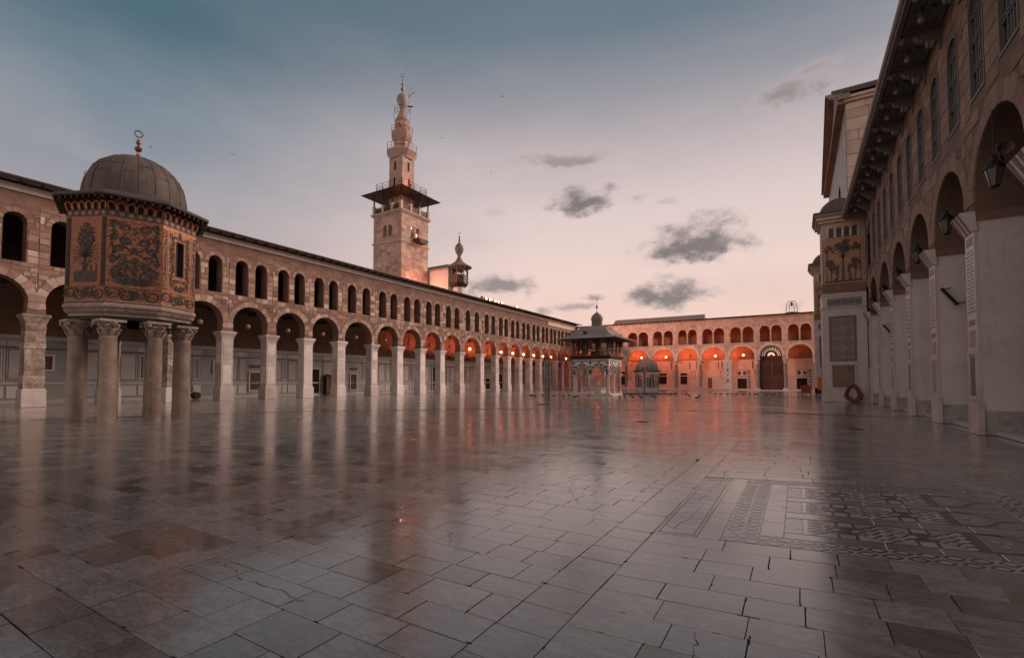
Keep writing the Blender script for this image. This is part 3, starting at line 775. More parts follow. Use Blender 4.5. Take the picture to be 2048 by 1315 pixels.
# eaves: pale cornice, rafters, roof
m = MB(); m.box(-8, 99.6, NY - .12, NY + .3, 13.98, 14.44, .6); m.build('cornice', 'cornice_pale', na)
m = MB(); m.box(-8, 99.6, NY - .94, NY - .125, 14.56, 14.585, .6); m.build('soffit_boards', 'grey_wood', na)
m = MB(); m.box(85.2, 99.7, NY - .03, NY - .001, 13.2, 13.98, .9); m.build('plaster_band', 'cornice_pale', na)
raf = None
for k in range(96):
    x = 2 + k * 1.02
    if raf is None:
        m = MB(); m.frustum(0, 0, 0, .055, .5, .15, .055, .55); raf = m.build('rafter', 'dark_wood', na); o = raf
    else:
        o = raf.copy(); COL.objects.link(o)
    o.location = Vector((x, NY - .5, 14.44)) - Vector(WL[na.name])
m = MB()
m.hexa([(-8, NY - .98, 14.6), (100.5, NY - .98, 14.6), (100.5, NB + 1, 15.0), (-8, NB + 1, 15.0), (-8, NY - .98, 14.72), (100.5, NY - .98, 14.72), (100.5, NB + 1, 15.25), (-8, NB + 1, 15.25)])
roofN = m.build('roof', 'roof_lead', na)
m = MB(); m.tube([(-8, NY - .99, 14.62), (100.5, NY - .99, 14.62)], .085, 8); m.build('eave_edge', 'dark_wood', na, smooth=True)
# gallery floor / ceiling, back wall above and below
m = MB(); m.box(-8, 107.5, NY + .9, NB + .2, 9.0, 9.3); m.build('ceiling', 'dark_wood', na)
for k in range(26):
    x = (PX[k] + PX[k + 1]) / 2
    m = MB(); m.box(x - .13, x + .13, NY + .95, NB - .02, 8.72, 9.0, random.random()); m.build('beam', 'dark_wood', na)
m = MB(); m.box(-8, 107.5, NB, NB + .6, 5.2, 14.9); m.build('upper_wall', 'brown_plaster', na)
m = MB(); m.box(-8, 107.5, NB + .03, NB + .6, 0, 5.2); m.build('back_wall', 'dado_base', na)
m = MB(); m.box(-8, 107.4, NB - .07, NB + .02, 4.9, 5.2); m.box(-8, 107.4, NB - .04, NB + .02, .02, .25); m.box(-8, 107.4, NB - .03, NB + .02, 1.45, 1.62); m.build('dado_moulding', 'dado', na)
m = MB(); m.box(-8.6, -8, NY, NB + .6, 0, 15); m.build('end_wall', 'mortar', na)
# marble panels of the back wall
def frame(mb, u0, u1, v0, v1, t, f, w0, w1):
    mb.box(u0, u1, v0, v0 + t, w0, w1, .5, lambda a, b, c: f(a, b, c)); mb.box(u0, u1, v1 - t, v1, w0, w1, .5, lambda a, b, c: f(a, b, c))
    mb.box(u0, u0 + t, v0 + t, v1 - t, w0, w1, .5, lambda a, b, c: f(a, b, c)); mb.box(u1 - t, u1, v0 + t, v1 - t, w0, w1, .5, lambda a, b, c: f(a, b, c))
def wallpanel(u0, u1, v0, v1, f, parent, line='dado_line', inner=None):
    m = MB(); m.box(u0, u1, v0, v1, -.028, .03, random.random(), f); p = m.build('panel', 'dado', parent)
    m = MB(); frame(m, u0 + .06, u1 - .06, v0 + .06, v1 - .06, .045, f, -.034, .0); m.build('panel_border', line, p)
    if inner:
        m = MB(); m.box(u0 + .2, u1 - .2, v0 + .25, v1 - .25, -.036, .0, .3, f); m.build('panel_inset', inner, p)
doors = [(28.76, 29.96, .77, 2.62), (36.28, 37.31, 0, 3.17), (42.13, 43.07, .65, 2.64), (58.5, 59.3, 0, 4.0), (73.6, 75.1, 0, 2.3), (78.2, 79.6, 0, 3.1), (12.3, 12.95, 2.6, 3.65), (25.1, 25.6, 2.55, 3.65)]
def hits(a, b): return any(a < d1 + .25 and b > d0 - .25 for d0, d1, _, _ in doors)
x = 8.0; k = 0
while x < 100:
    w = [1.5, .85, 1.45, .7, 1.3, .9][k % 6] * random.uniform(.92, 1.08)
    if not hits(x, x + w):
        wallpanel(x + .06, x + w - .06, 1.75, 4.15, fNB, na, 'dado_line' if k % 3 else 'dado_band', [None, 'grey_tile', None, 'dado_band', None, None][k % 6])
        m = MB(); m.box(x + .08, x + w - .08, .42, 1.32, -.03, .03, random.random(), fNB); q = m.build('panel', 'dado', na)
        m = MB(); m.box(x + .02, x + w - .02, 4.32, 4.78, -.02, .03, random.random(), fNB); m.build('panel', 'dado', na)
    x += w + (.18 if k % 6 == 5 else 0); k += 1
m = MB(); m.box(-8, 100, 4.17, 4.29, -.02, .03, .5, fNB); m.build('dado_band', 'dado_band', na)
for (a, b, c, d) in doors:
    g_ = bpy.data.objects.new('door', None); g_.parent = na; COL.objects.link(g_); g_.location = Vector((a, NB, c)) - Vector(WL[na.name]); WL[g_.name] = (a, NB, c)
    m = MB(); frame(m, a - .16, b + .16, c - (.14 if c > .1 else 0), d + .16, .15, fNB, -.1, .02); m.build('door_frame', 'marble', g_)
    m = MB(); m.box(a, b, c, d, .005, .03, .5, fNB); 
    m.build('door_leaf', 'door_wood' if d - c < 2.2 else 'void', g_)
    if d - c < 2.2 and b - a > .7:
        for i in range(5):
            u = a + (b - a) * (i + .5) / 5; m = MB(); m.box(u - .05, u + .05, c + .05, d - .05, -.03, .01, random.random(), fNB); m.build('slat', 'door_wood', g_)
        m = MB(); m.box(a - .1, b + .1, d + .55, d + .85, -.05, .02, .5, fNB); m.build('lintel_panel', 'door_wood', g_)
# hanging globes in the arches; the far ones are lit
lampN = None
litset = {15, 17, 18, 19, 20, 21, 22, 24}
def globe_lamp(loc, top, lit, label, group):
    t = fly('globe_lamp', label, 'globe lamp', loc, 0, group)
    m = MB(); m.lathe([(.03, -.24), (.13, -.2), (.21, -.1), (.235, 0), (.21, .11), (.12, .2), (.05, .24)], 14); m.build('globe', 'globe_on' if lit else 'globe_off', t, smooth=True)
    m = MB(); m.lathe([(.07, .23), (.07, .32), (.015, .36)], 8); m.tube([(0, 0, .34), (0, 0, top)], .012, 5); m.build('rod', 'iron', t)
    return t
j = 0
for i, (uc, r, cz) in enumerate(bays):
    if uc < 7.5 or uc > 97: continue
    lit = i in litset
    globe_lamp((uc, NY + .5, 6.75), cz + r - 6.75, lit, ('lit' if lit else 'unlit') + ' glass globe lamp in the %s arch from the left of the left arcade' % ORD[j], 'globe lamps in the left arcade')
    j += 1
# bowl lamps added beside the globes in the far bays to turn the vaults orange
def lamp(name, label, loc, power, col, rad=.05, group=None, bracket=(0, .5, -.05)):
    """a metal bowl, added to throw the light up and keep it off the floor"""
    t = fly(name, label, 'wall lamp', loc, 0, group)
    m = MB(); m.lathe([(.02, -.16), (.12, -.13), (.19, -.04), (.21, .08), (.2, .08), (.17, -.03), (.1, -.1), (.02, -.12)], 14); m.tube([(0, 0, -.1), bracket], .02, 5); m.build('bowl', 'iron', t)
    l = bpy.data.lights.new(name + '_light', 'POINT'); l.energy = power; l.color = col; l.shadow_soft_size = rad
    lo = bpy.data.objects.new(name + '_light', l); lo.parent = t; lo.location = (0, 0, .02); COL.objects.link(lo)
    return t
ORANGE = (1.0, .2, .08)
k = 0; kg = 0
for i, (uc, r, cz) in enumerate(bays):
    if 49 < uc < 99:
        lamp('added_bowl_lamp', 'added upward metal bowl lamp hung behind the %s lit bay of the left arcade' % ORD[k], (uc, 47.6, 5.5), 420 if uc < 53 else (1000 if uc < 62 else 1500), ORANGE, group='added bowl lamps of the left arcade', bracket=(0, 0, 3.2)); k += 1
    if 50 < uc < 68:
        lamp('gallery_lamp', 'upward bowl lamp in the upper gallery behind the %s glowing window pair' % ORD[kg], (uc - .9, NB - .6, 9.7), 60, ORANGE, group='lamps of the upper left gallery', bracket=(0, .6, -.05)); kg += 1
# floodlights on the roof edge
for k, x in enumerate([62.6, 63.6, 64.8, 66.4, 67.4, 68.4, 73.5]):
    t = fly('roof_floodlight', '%s floodlight from the left on the roof edge of the left arcade' % ORD[k], 'floodlight', (x, NY + .6, 14.8), 0, 'floodlights on the left roof')
    m = MB(); m.box(-.22, .22, -.1, .16, .3, .75); m.tube([(0, .05, 0), (0, .05, .35)], .04, 6); m.build('housing', 'iron', t)
    m = MB(); m.box(-.19, .19, -.13, -.1, .34, .71); m.build('lens', 'iron' if k == 0 else 'flood_on', t)
    if k:      # the lit floods reach across to the far end of the court
        l = bpy.data.lights.new('flood_light', 'SPOT'); l.energy = 13000; l.color = (1.0, .47, .34); l.spot_size = R(95); l.spot_blend = .7; l.shadow_soft_size = .25
        lo = bpy.data.objects.new('flood_light', l); lo.parent = t; lo.location = (0, -.25, .52)
        lo.rotation_euler = Vector((102 - x, 10 + 3 * k - NY - .3, -11)).to_track_quat('-Z', 'Y').to_euler(); COL.objects.link(lo)
# cupboard, hand truck, cable
t = thing('cupboard', 'dark wooden cupboard with a sloped top against the left back wall', 'cupboard', (38.4, NB - .4, 0))
m = MB(); m.box(37.9, 38.9, NB - .65, NB - .1, .12, 2.15); m.build('body', 'dark_wood', t)
m = MB(); m.prism([(37.8, 2.15), (39.0, 2.15), (38.7, 2.55), (38.1, 2.55)], lambda u, v, w: (u, NB - .7 + w, v), 0, .62); m.build('top', 'dark_wood', t)
for i in (0, 1):
    m = MB(); m.box(37.95 + i * .47, 38.38 + i * .47, NB - .68, NB - .65, .25, 2.05, .8); m.build('door', 'door_wood', t)
for i in (0, 1):
    m = MB(); m.box(37.92 + i * .85, 38.02 + i * .85, NB - .63, NB - .15, 0, .12); m.build('foot', 'dark_wood', t)
t = thing('hand_truck', 'small black hand truck with rubber wheels behind the treasury columns', 'hand truck', (22.9, 49.3, 0))
for dxx in (-.28, .28):
    m = MB(); m.lathe([(.1, -.06), (.3, -.06), (.34, 0), (.3, .06), (.1, .06)], 18)
    m.v = [(22.9 + a, 49.3 + dxx + c, .34 + b) for a, b, c in m.v]; m.build('wheel', 'black_rubber', t, smooth=True)
m = MB(); m.tube([(22.9, 49.02, .34), (22.9, 49.58, .34)], .03); m.tube([(22.75, 49.1, .2), (22.3, 49.1, 1.9)], .025); m.tube([(22.75, 49.5, .2), (22.3, 49.5, 1.9)], .025)
for z in (.5, 1.0, 1.5, 1.88): m.tube([(22.75 - (z - .2) * .265, 49.1, z), (22.75 - (z - .2) * .265, 49.5, z)], .02)
m.build('frame', 'iron', t)
m = MB(); m.box(22.75, 23.15, 49.05, 49.55, .1, .14); m.build('toe_plate', 'iron', t)
# ------------------------------------------------------------------ the arcade across the far end (east)
EX, EB = 100.0, 107.0
fE = lambda u, v, w: (EX + w, u, v)
fEB = lambda u, v, w: (EB + w, u, v)
ea = thing('east_arcade', 'far two-storey arcade with lit orange vaults and paired upper arches', 'arcade', (EX, 18, 0))
PY = [-17.6, -12.7, -7.8, -2.95, 1.73, 6.35, 11.47, 16.55, 21.2, 26.3, 31.69, 36.7, 41.6]
rings = Pieces()
ebays = []
for i in range(len(PY) - 1):
    u0, u1 = PY[i], PY[i + 1]; s = u1 - u0; uc = (u0 + u1) / 2; r = (s - .85) / 2; cz = 8.5 - r
    ebays.append((uc, r, cz))
    a = arch(uc, r, 6.0, cz, 18, .975)
    outer = [(u0, 6.0)] + a + [(u1, 6.0), (u1, 14.0), (u0, 14.0)]; n = len(outer)
    q = (s - 1.35) / 4
    holes = [arch(uc + d * (q + .13), q, 9.15, 12.25 - q, 12)[::-1] for d in (-1, 1)]
    m = MB(); m.panel(outer, holes, fE, .85, random.uniform(.4, .6), skip=(n - 3, n - 1)); m.build('wall', 'east_stone', ea)
    ring(rings, uc, cz, r - .003, r + .46, 13, fE, .03, .5, .95, -8, 188)
    for d in (-1, 1): ring(rings, uc + d * (q + .13), 12.25 - q, q - .003, q + .2, 7, fE, .03, .45, .9, 0, 180)
    p = bpy.data.objects.new('window_column', None)
    m = MB(); m.lathe([(.2, 9.15), (.2, 9.3), (.13, 9.36), (.115, 11.3), (.13, 11.32), (.24, 11.6), (.26, 12.25 - q)], 10, (EX + .42, uc, 0)); m.build('window_column', 'grey_column' if i % 3 == 0 else 'marble', ea, smooth=True)
    m = MB(); m.box(u0 + .2, u1 - .2, 9.03, 9.15, -.1, .3, .6, fE); m.build('sill', 'pale_stone', ea)
    # pale pilaster strips between the window pairs
    m = MB(); m.box(u0 - .42, u0 + .42, 9.2, 12.9, -.035, .1, random.uniform(.5, .9), fE); m.build('pilaster', 'east_stone', ea)
rings.finish('arch_stone', 'arch_stones', 'pale_stone', ea, 240, recalc=False)
for i, y in enumerate(PY):
    if y < -8: continue
    if abs(y - 11.47) < .1:
        t = random.random()
        p = bpy.data.objects.new('pier', None); p.parent = ea; COL.objects.link(p); p.location = Vector((EX + .4, y, 0)) - Vector(WL[ea.name]); WL[p.name] = (EX + .4, y, 0)
        m = MB(); m.box(EX - .02, EX + .85, y - .75, y + .75, 0, 5.9, .8); m.build('shaft', 'marble', p)
        m = MB(); m.frustum(EX + .4, y, 5.3, .5, .8, 6.0, .62, .95, .6); m.build('capital', 'marble', p)
        for (v0, v1, mt) in ((4.6, 5.25, 'grey_tile'), (3.5, 4.4, 'dado_band'), (2.6, 3.3, 'grey_tile'), (1.35, 2.4, 'brown_tile')):
            m = MB(); frame(m, y - .6, y + .6, v0, v1, .07, fE, -.05, .0); m.build('inlay_border', mt, p)
            m = MB(); m.prism(circ(y, (v0 + v1) / 2, (v1 - v0) * .3, 8), fE, -.045, 0); m.build('inlay_disc', mt, p)
    else:
        column(EX + .42, y, 'x' and ea, 'grey_column' if i % 2 == 0 else ('column_stone' if y > 28 else 'grey_column'), 6.0, .31)
m = MB(); m.box(-18, 43, 13.95, 14.1, -.12, .2, .4, fE); m.box(-18, 43, 13.3, 13.42, -.06, .2, .6, fE); m.build('cornice', 'pale_stone', ea)
m = MB(); m.hexa([(EX - .75, -18, 14.08), (EB + 1, -18, 14.4), (EB + 1, 43.9, 14.4), (EX - .75, 43.9, 14.08), (EX - .75, -18, 14.2), (EB + 1, -18, 14.6), (EB + 1, 43.9, 14.6), (EX - .75, 43.9, 14.2)]); m.build('roof', 'roof_lead', ea)
m = MB(); m.tube([(EX - .77, -18, 14.12), (EX - .77, 42.0, 14.12)], .07, 6); m.build('eave_edge', 'dark_wood', ea)
raf = None
for k in range(60):
    y = -10 + k * .87
    if raf is None:
        m = MB(); m.frustum(0, 0, 0, .42, .05, .12, .45, .05); raf = m.build('rafter', 'dark_wood', ea); o = raf
    else: o = raf.copy(); COL.objects.link(o)
    o.location = Vector((EX - .33, y, 13.97)) - Vector(WL[ea.name])
# low attic with a pitched lead roof over the left half
m = MB(); m.prism([(EX + 1.2, 14.25), (EX + 3.4, 15.6), (EX + 5.6, 14.25)], lambda u, v, w: (u, w, v), 16.0, 35.0); m.build('attic_roof', 'lead', ea)
m = MB(); m.box(EX + .8, EB + .2, -18, 50, 9.0 - .15, 9.12); m.build('ceiling', 'warm_plaster', ea)
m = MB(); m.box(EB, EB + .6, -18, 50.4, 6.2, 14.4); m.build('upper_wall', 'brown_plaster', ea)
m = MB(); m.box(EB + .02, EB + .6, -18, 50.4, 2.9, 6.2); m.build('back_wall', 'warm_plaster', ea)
m = MB(); m.box(EB - .03, EB + .6, -18, 50.4, 0, 2.9); m.build('dado', 'dado', ea)
m = MB(); m.box(EB - .09, EB, -18, 50.3, 2.85, 3.0); m.box(EB - .08, EB, -18, 50.3, 0, .25); m.build('dado_moulding', 'marble', ea)
m = MB(); m.box(EX - .5, EB + .4, -18.6, -18, 0, 14.2); m.build('end_wall', 'east_stone', ea)
m = MB(); m.box(EX - .6, EB, -12, 43, -.02, .14); m.build('step', 'marble', ea)
fEd = lambda u, v, w: (EB - .03 + w, u, v)
def eopen(u0, u1, v0, v1, name, mat, arched=False):
    g_ = bpy.data.objects.new(name, None); g_.parent = ea; COL.objects.link(g_); g_.location = Vector((EB, u0, v0)) - Vector(WL[ea.name]); WL[g_.name] = (EB, u0, v0)
    m = MB(); frame(m, u0 - .15, u1 + .15, v0 - (.12 if v0 > .2 else 0), v1 + .15, .14, fEd, -.14, .01); m.build('frame', 'marble', g_)
    m = MB(); m.box(u0, u1, v0, v1, -.02, .01, .5, fEd); m.build('leaf', mat, g_)
    return g_
for (a, b, c, d, n_, mt) in [(34.05, 35.0, .95, 3.2, 'window', 'void'), (24.63, 26.35, 1.1, 3.5, 'window', 'void'), (20.3, 21.72, 1.1, 3.5, 'window', 'void'), (15.3, 16.16, .12, 2.5, 'door', 'door_wood'), (8.73, 10.45, .12, 2.3, 'window', 'void'), (-1.73, 0.0, .12, 2.35, 'window', 'void'), (30.2, 31.2, .12, 2.4, 'door', 'door_wood'), (38, 39.2, .12, 2.8, 'door', 'void')]:
    eopen(a, b, c, d, n_, mt)
for uc in (34.5,):
    m = MB(); m.prism(arch(uc, .5, 3.45, 3.6, 8), fEd, -.05, 0); m.build('lunette', 'void', ea)
for (a, b) in ((8.6, 10.6), (-1.9, .15)):      # panels of dark lozenges above two of the openings
    m = MB(); m.box(a, b, 2.7, 4.15, -.1, .03, .8, fEd); p = m.build('lozenge_panel', 'white_stone', ea)
    m = MB(); frame(m, a + .04, b - .04, 2.75, 4.1, .08, fEd, -.12, 0); m.build('border', 'dado_line', p)
    for q in (.27, .73):
        u = a + (b - a) * q; m = MB(); m.prism([(u, 2.9), (u + .38, 3.43), (u, 3.95), (u - .38, 3.43)], fEd, -.13, 0); m.build('lozenge', 'basalt', p)
    for k in range(7):
        m = MB(); m.box(a - .55, a - .15, .4 + k * .55, .4 + k * .55 + .28, -.06, 0, random.random(), fEd); m.build('stripe', 'red_paint' if k % 2 else 'basalt', p)
for u in (13.3, 17.6, 19.0, 22.9, 28.4, 12.6, 6.9, 33.0):
    m = MB(); frame(m, u - .38, u + .38, 2.3, 4.0, .06, fEd, -.06, 0); m.build('panel_border', 'dado_line', ea)
    m = MB(); m.box(u + .7, u + .82, 4.4, 5.9, -.1, .02, .5, fEd); m.build('lamp_slot', 'iron', ea)
# great gate with the coloured fanlight
gt = thing('gate', 'great dark wooden double gate under a coloured fanlight in the far arcade', 'gate', (EX + 1.1, 4.0, 0))
GX = EX + .95
fG = lambda u, v, w: (GX + w, u, v)
g0, g1, gc, gr = 1.95, 6.12, 4.035, 2.0
for (a, b) in ((g0 + .1, gc - .02), (gc + .02, g1 - .1)):
    m = MB(); m.box(a, b, .14, 6.0, 0, .12, .5, fG); p = m.build('door_leaf', 'gate_wood', gt)
    for i in range(4):
        for jx in range(2):
            u = a + .12 + jx * (b - a - .2) / 2; v = .4 + i * 1.4
            m = MB(); m.box(u, u + (b - a - .2) / 2 - .1, v, v + 1.2, -.05, .02, random.random(), fG); m.build('door_panel', 'gate_wood', p)
    for i in range(5):
        v = .3 + i * 1.4; m = MB(); m.box(a, b, v - .06, v + .02, -.07, .0, .2, fG); m.build('rail', 'dark_wood', p)
m = MB(); m.box(g0, g1, 6.0, 6.5, -.1, .15, .5, fG); m.build('lintel', 'gate_wood', gt)
m = MB(); m.prism(arch(gc, gr + .05, 6.5, 6.5, 20), fG, 0, .1); fan = m.build('fanlight', 'dark_wood', gt)
glow('fan_red', (.55, .1, .05), .55); glow('fan_blue', (.1, .3, .36), .5); glow('fan_white', (.75, .6, .5), .6)
for rr, nn, mt, rad in ((1.82, 23, ('fan_blue', 'fan_red'), .085), (1.5, 19, ('fan_white', 'fan_red'), .1), (1.18, 15, ('fan_white', 'fan_white'), .1)):
    for k in range(nn):
        a = math.pi * (k + .5) / nn
        m = MB(); m.prism(circ(gc + rr * math.cos(a), 6.55 + rr * math.sin(a), rad, 8, sx=1.0), fG, -.03, 0); m.build('pane', mt[k % 2], fan)
m = MB(); m.prism(arch(gc, .62, 6.55, 6.6, 12), fG, -.04, 0); m.build('pane', 'fan_white', fan)
m = MB(); m.prism(arch(gc, .2, 6.55, 6.62, 8), fG, -.06, -.045); m.build('emblem', 'dark_wood', fan)
# lamps
k = 0
for (uc, r, cz) in ebays:
    if uc < -6: continue
    lit = uc > 8 and not (17 < uc < 20.5)
    globe_lamp((EX + 2.6, uc, 6.9), 1.95, lit, ('lit' if lit else 'unlit') + ' globe lamp in the %s arch from the right of the far arcade' % ORD[k], 'globe lamps in the far arcade'); 
    if uc > -1 and not (1.5 < uc < 6.2):
        lamp('added_vault_lamp', 'added upward metal bowl lamp hung under the vault of the %s far arch' % ORD[k], (EX + 4.2, uc + r + .4, 5.7), 2300 if uc > 8 else 800, (1.0, .21, .09), group='added lamps under the far vaults', bracket=(0, 0, 3.2))  # extra lamp added beside the globes to brighten vault and back wall
    lamp('gallery_lamp', 'upward bowl lamp in the upper far gallery above the %s arch' % ORD[k], (EX + 4.0, uc + r + .4, 9.35), 260 if 6.4 < uc < 11.4 else 150, (1.0, .13, .045), group='lamps of the far gallery', bracket=(0, 0, -.24))
    k += 1
# light bow on the far roof
t = thing('roof_bow', 'open metal hoop with a lamp on the far roof at right', 'roof ornament', (EX + 2, .55, 14.3))
m = MB(); m.tube([(EX + 2, -.45, 14.3), (EX + 2, -.2, 16.3), (EX + 2, .05, 16.75), (EX + 2, 1.05, 16.75), (EX + 2, 1.3, 16.3), (EX + 2, 1.55, 14.3)], .05); m.tube([(EX + 2.6, .0, 14.3), (EX + 2.2, .3, 16.7)], .04); m.tube([(EX + 2.6, 1.1, 14.3), (EX + 2.2, .8, 16.7)], .04); m.build('hoop', 'iron', t)
m = MB(); m.lathe([(.05, 15.8), (.18, 15.95), (.2, 16.3), (.06, 16.6)], 10, (EX + 2, .55, 0)); m.build('lamp', 'iron', t)
m = MB(); m.lathe([(1.5, 14.3), (1.2, 14.55), (.6, 14.7), (.1, 14.75)], 16, (EX + 2, .55, 0)); m.build('base', 'roof_lead', t)
# white display stand beside the gate
t = thing('white_stand', 'white frame stand beside the great gate', 'stand', (EX + 2.0, .9, .14))
for yy in (.55, 1.25):
    m = MB(); m.box(EX + 1.6, EX + 1.68, yy - .04, yy + .04, .14, 1.75); m.build('leg', 'white_stone', t)
    m = MB(); m.box(EX + 2.1, EX + 2.18, yy - .04, yy + .04, .14, 1.75); m.build('leg', 'white_stone', t)
for zz in (.8, 1.7):
    m = MB(); m.box(EX + 1.62, EX + 2.16, .59, 1.21, zz, zz + .05); m.build('shelf', 'white_stone', t)
# ------------------------------------------------------------------ prayer hall front on the right (south)
SY = -4.9
fS = lambda u, v, w: (u, SY - w, v)
sh_ = thing('prayer_hall', 'tall brown stone prayer hall front with white piers and bracketed eaves on the right', 'building', (30, SY, 0))
XP = [5.75 + 4.95 * k for k in range(9)]       # pier centres, the last hidden by the buttress
XP = [.8] + XP
hs = Pieces()
grid_me = {}
for i in range(len(XP)):
    u0 = XP[i]; u1 = XP[i + 1] if i + 1 < len(XP) else 46.6
    s = u1 - u0
    if s < 1.2: continue
    uc = (u0 + u1) / 2 if s > 3 else u1
    r = 2.02; cz = 7.3
    a = arch(uc, r, 7.0, cz, 20)
    wins = [w for w in (uc - 1.24, uc + 1.24)]
    outer = [(u0, 7.0)] + a + [(u1, 7.0), (u1, 15.3), (u0, 15.3)]; n = len(outer)
    holes = [arch(w, .62, 10.45, 13.08, 10)[::-1] for w in wins]
    m = MB(); m.panel(outer, holes, fS, 1.5, .5, skip=(n - 3, n - 1)); m.build('wall', 'hall_bed', sh_)
    if u1 < 9: continue
    ring(hs, uc, cz, r - .003, r + .55, 15, fS, .02, .35, .8, 0, 180, gap=.008)
    v = 7.05; row = 0
    while v < 15.1:
        h = random.uniform(.42, .58); v1 = min(v + h, 15.2)
        if 15.2 - v1 < .25: v1 = 15.2
        cuts = []; RR = r + .6
        if v < cz + RR:
            vv = max(v - cz, 0); d = math.sqrt(max(0, RR * RR - vv * vv)); cuts.append((uc - d, uc + d))
        for w in wins:
            if v1 > 10.4 and v < 13.1: cuts.append((w - .7, w + .7))
            elif 13.1 <= v < 13.8: d = math.sqrt(max(0, .75 ** 2 - (v - 13.08) ** 2)); cuts.append((w - d, w + d))
        fillrow(hs, minus((u0, u1), cuts), v, v1, fS, (.55, 1.15), (.008, .024), (.1, .95), jit=.008, ch=.012, gap=.012)
        v = v1
    # window grilles
    for w in wins:
        g_ = bpy.data.objects.new('window', None); g_.parent = sh_; COL.objects.link(g_); g_.location = Vector((w, SY, 10.45)) - Vector(WL[sh_.name]); WL[g_.name] = (w, SY, 10.45)
        m = MB(); m.prism(arch(w, .6, 10.47, 13.08, 10), fS, .14, .17, .5); m.build('lattice_backing', 'lattice', g_)
        m = MB(); m.panel(arch(w, .66, 10.41, 13.08, 12), [arch(w, .585, 10.5, 13.08, 12)[::-1]], fS, .12); m.v = [(x, y + .03, z) for x, y, z in m.v]; m.build('frame', 'frame_grey', g_)
        m = MB()
        for du in (-.2, .2): m.box(w + du - .02, w + du + .02, 10.5, 13.45, .03, .09, .5, fS)
        m.box(w - .02, w + .02, 10.5, 13.66, .04, .09, .5, fS)
        for z in (11.3, 11.42, 12.2, 12.32, 13.05): m.box(w - .585, w + .585, z - .022, z + .022, .02, .08, .5, fS)
        m.build('glazing_bars', 'frame_grey', g_)
        if 16 < w < 30:
            m = MB()
            for k in range(-9, 34):      # diagonal lattice
                z0 = 10.5 + k * .12
                for sg in (1, -1):
                    a0, a1 = (w - .58, z0), (w + .58, z0 + .9)
                    if sg < 0: a0, a1 = (w + .58, z0), (w - .58, z0 + .9)
                    pts = [(a0[0] + (a1[0] - a0[0]) * t, a0[1] + (a1[1] - a0[1]) * t) for t in (0, .25, .5, .75, 1)]
                    pts = [p for p in pts if 10.48 < p[1] < 13.08 + math.sqrt(max(0, .58 ** 2 - (p[0] - w) ** 2))]
                    if len(pts) > 1: m.ribbon(pts, .022, fS, .115)
            m.build('lattice', 'grey_wood', g_, recalc=False)
hs.finish('stone', 'stonework', 'hall_stone', sh_, 300, recalc=False)
# white piers with inlaid fronts
for i, xc in enumerate(XP):
    x0, x1 = xc - .45, xc + .45
    p = bpy.data.objects.new('pier', None); p.parent = sh_; COL.objects.link(p); p.location = Vector((xc, SY, 0)) - Vector(WL[sh_.name]); WL[p.name] = (xc, SY, 0)
    m = MB(); m.box(x0 + .01, x1 - .01, .75, 6.72, .06, 1.9, .5, fS); m.build('core', 'whitewash', p)
    m = MB(); m.box(x0 + .014, x1 - .014, 0, .75, .062, 1.9, .5, fS); m.build('damp_base', 'damp_plaster', p)
    m = MB(); m.box(x0 - .03, x1 + .03, 6.72, 7.0, -.02, 1.95, .3, fS); m.build('impost', 'hall_stone', p)
    m = MB(); m.box(x0, x1, 0, 6.4, -.03, .06, .6, fS); m.build('front_slab', 'marble', p)
    m = MB(); m.box(x0 - .05, x1 + .05, 0, 1.02, -.08, .07, .4, fS); m.build('plinth', 'marble', p)
    # flared striped capital leaning out
    for k in range(6):
        a = x0 - .06 + k * 1.02 / 6; b = a + 1.02 / 6
        m = MB(); m.hexa([fS(a, 6.4, -.05), fS(b, 6.4, -.05), fS(b, 6.4, .06), fS(a, 6.4, .06), fS(a - .03, 7.02, -.36), fS(b + .03, 7.02, -.36), fS(b + .03, 7.02, .0), fS(a - .03, 7.02, .0)]); m.build('capital_stone', 'brown_tile' if k % 2 else 'white_stone', p)
    for (v0, v1, mt) in ((6.02, 6.3, 'brown_tile'), (3.45, 3.64, 'brown_tile')):
        m = MB(); m.box(x0 + .14, x1 - .14, v0, v1, -.037, 0, .5, fS); m.build('bar', mt, p)
    m = MB(); m.box(x0 + .16, x1 - .16, 2.76, 3.3, -.036, 0, .5, fS); q = m.build('square_inlay', 'grey_tile', p)
    m = MB(); frame(m, x0 + .04, x1 - .04, 1.06, 2.62, .08, fS, -.075, 0); m.build('panel_frame', 'marble', p)
    m = MB(); m.box(x0 + .17, x1 - .17, 1.2, 2.48, -.04, 0, .5, fS); m.build('panel', 'dado_band' if i % 2 == 0 else 'grey_tile', p)
    if 9 < xc < 42:
        lat = MB(); nR = 16 if xc < 27 else 10
        for a in range(5):
            for b in range(nR):
                u = x0 + .17 + a * .14; v = 3.86 + b * 2.06 / nR
                (lat.box(u - .05, u + .05, v, v + 2.06 / nR * .62, -.04, 0, random.random(), fS) if (a + b) % 2 == 0 else lat.box(u - .035, u + .035, v + .02, v + 2.06 / nR * .4, -.04, 0, random.random(), fS))
        lat.build('lattice_inlay', 'brown_tile' if i % 2 else 'grey_tile', p, kind='stuff')
        for k in range(7):
            m = MB(); m.box(x0 + .085, x0 + .115, 1.2 + k * .185, 1.3 + k * .185, -.08, 0, .5, fS); m.build('bead', 'brown_tile', p)
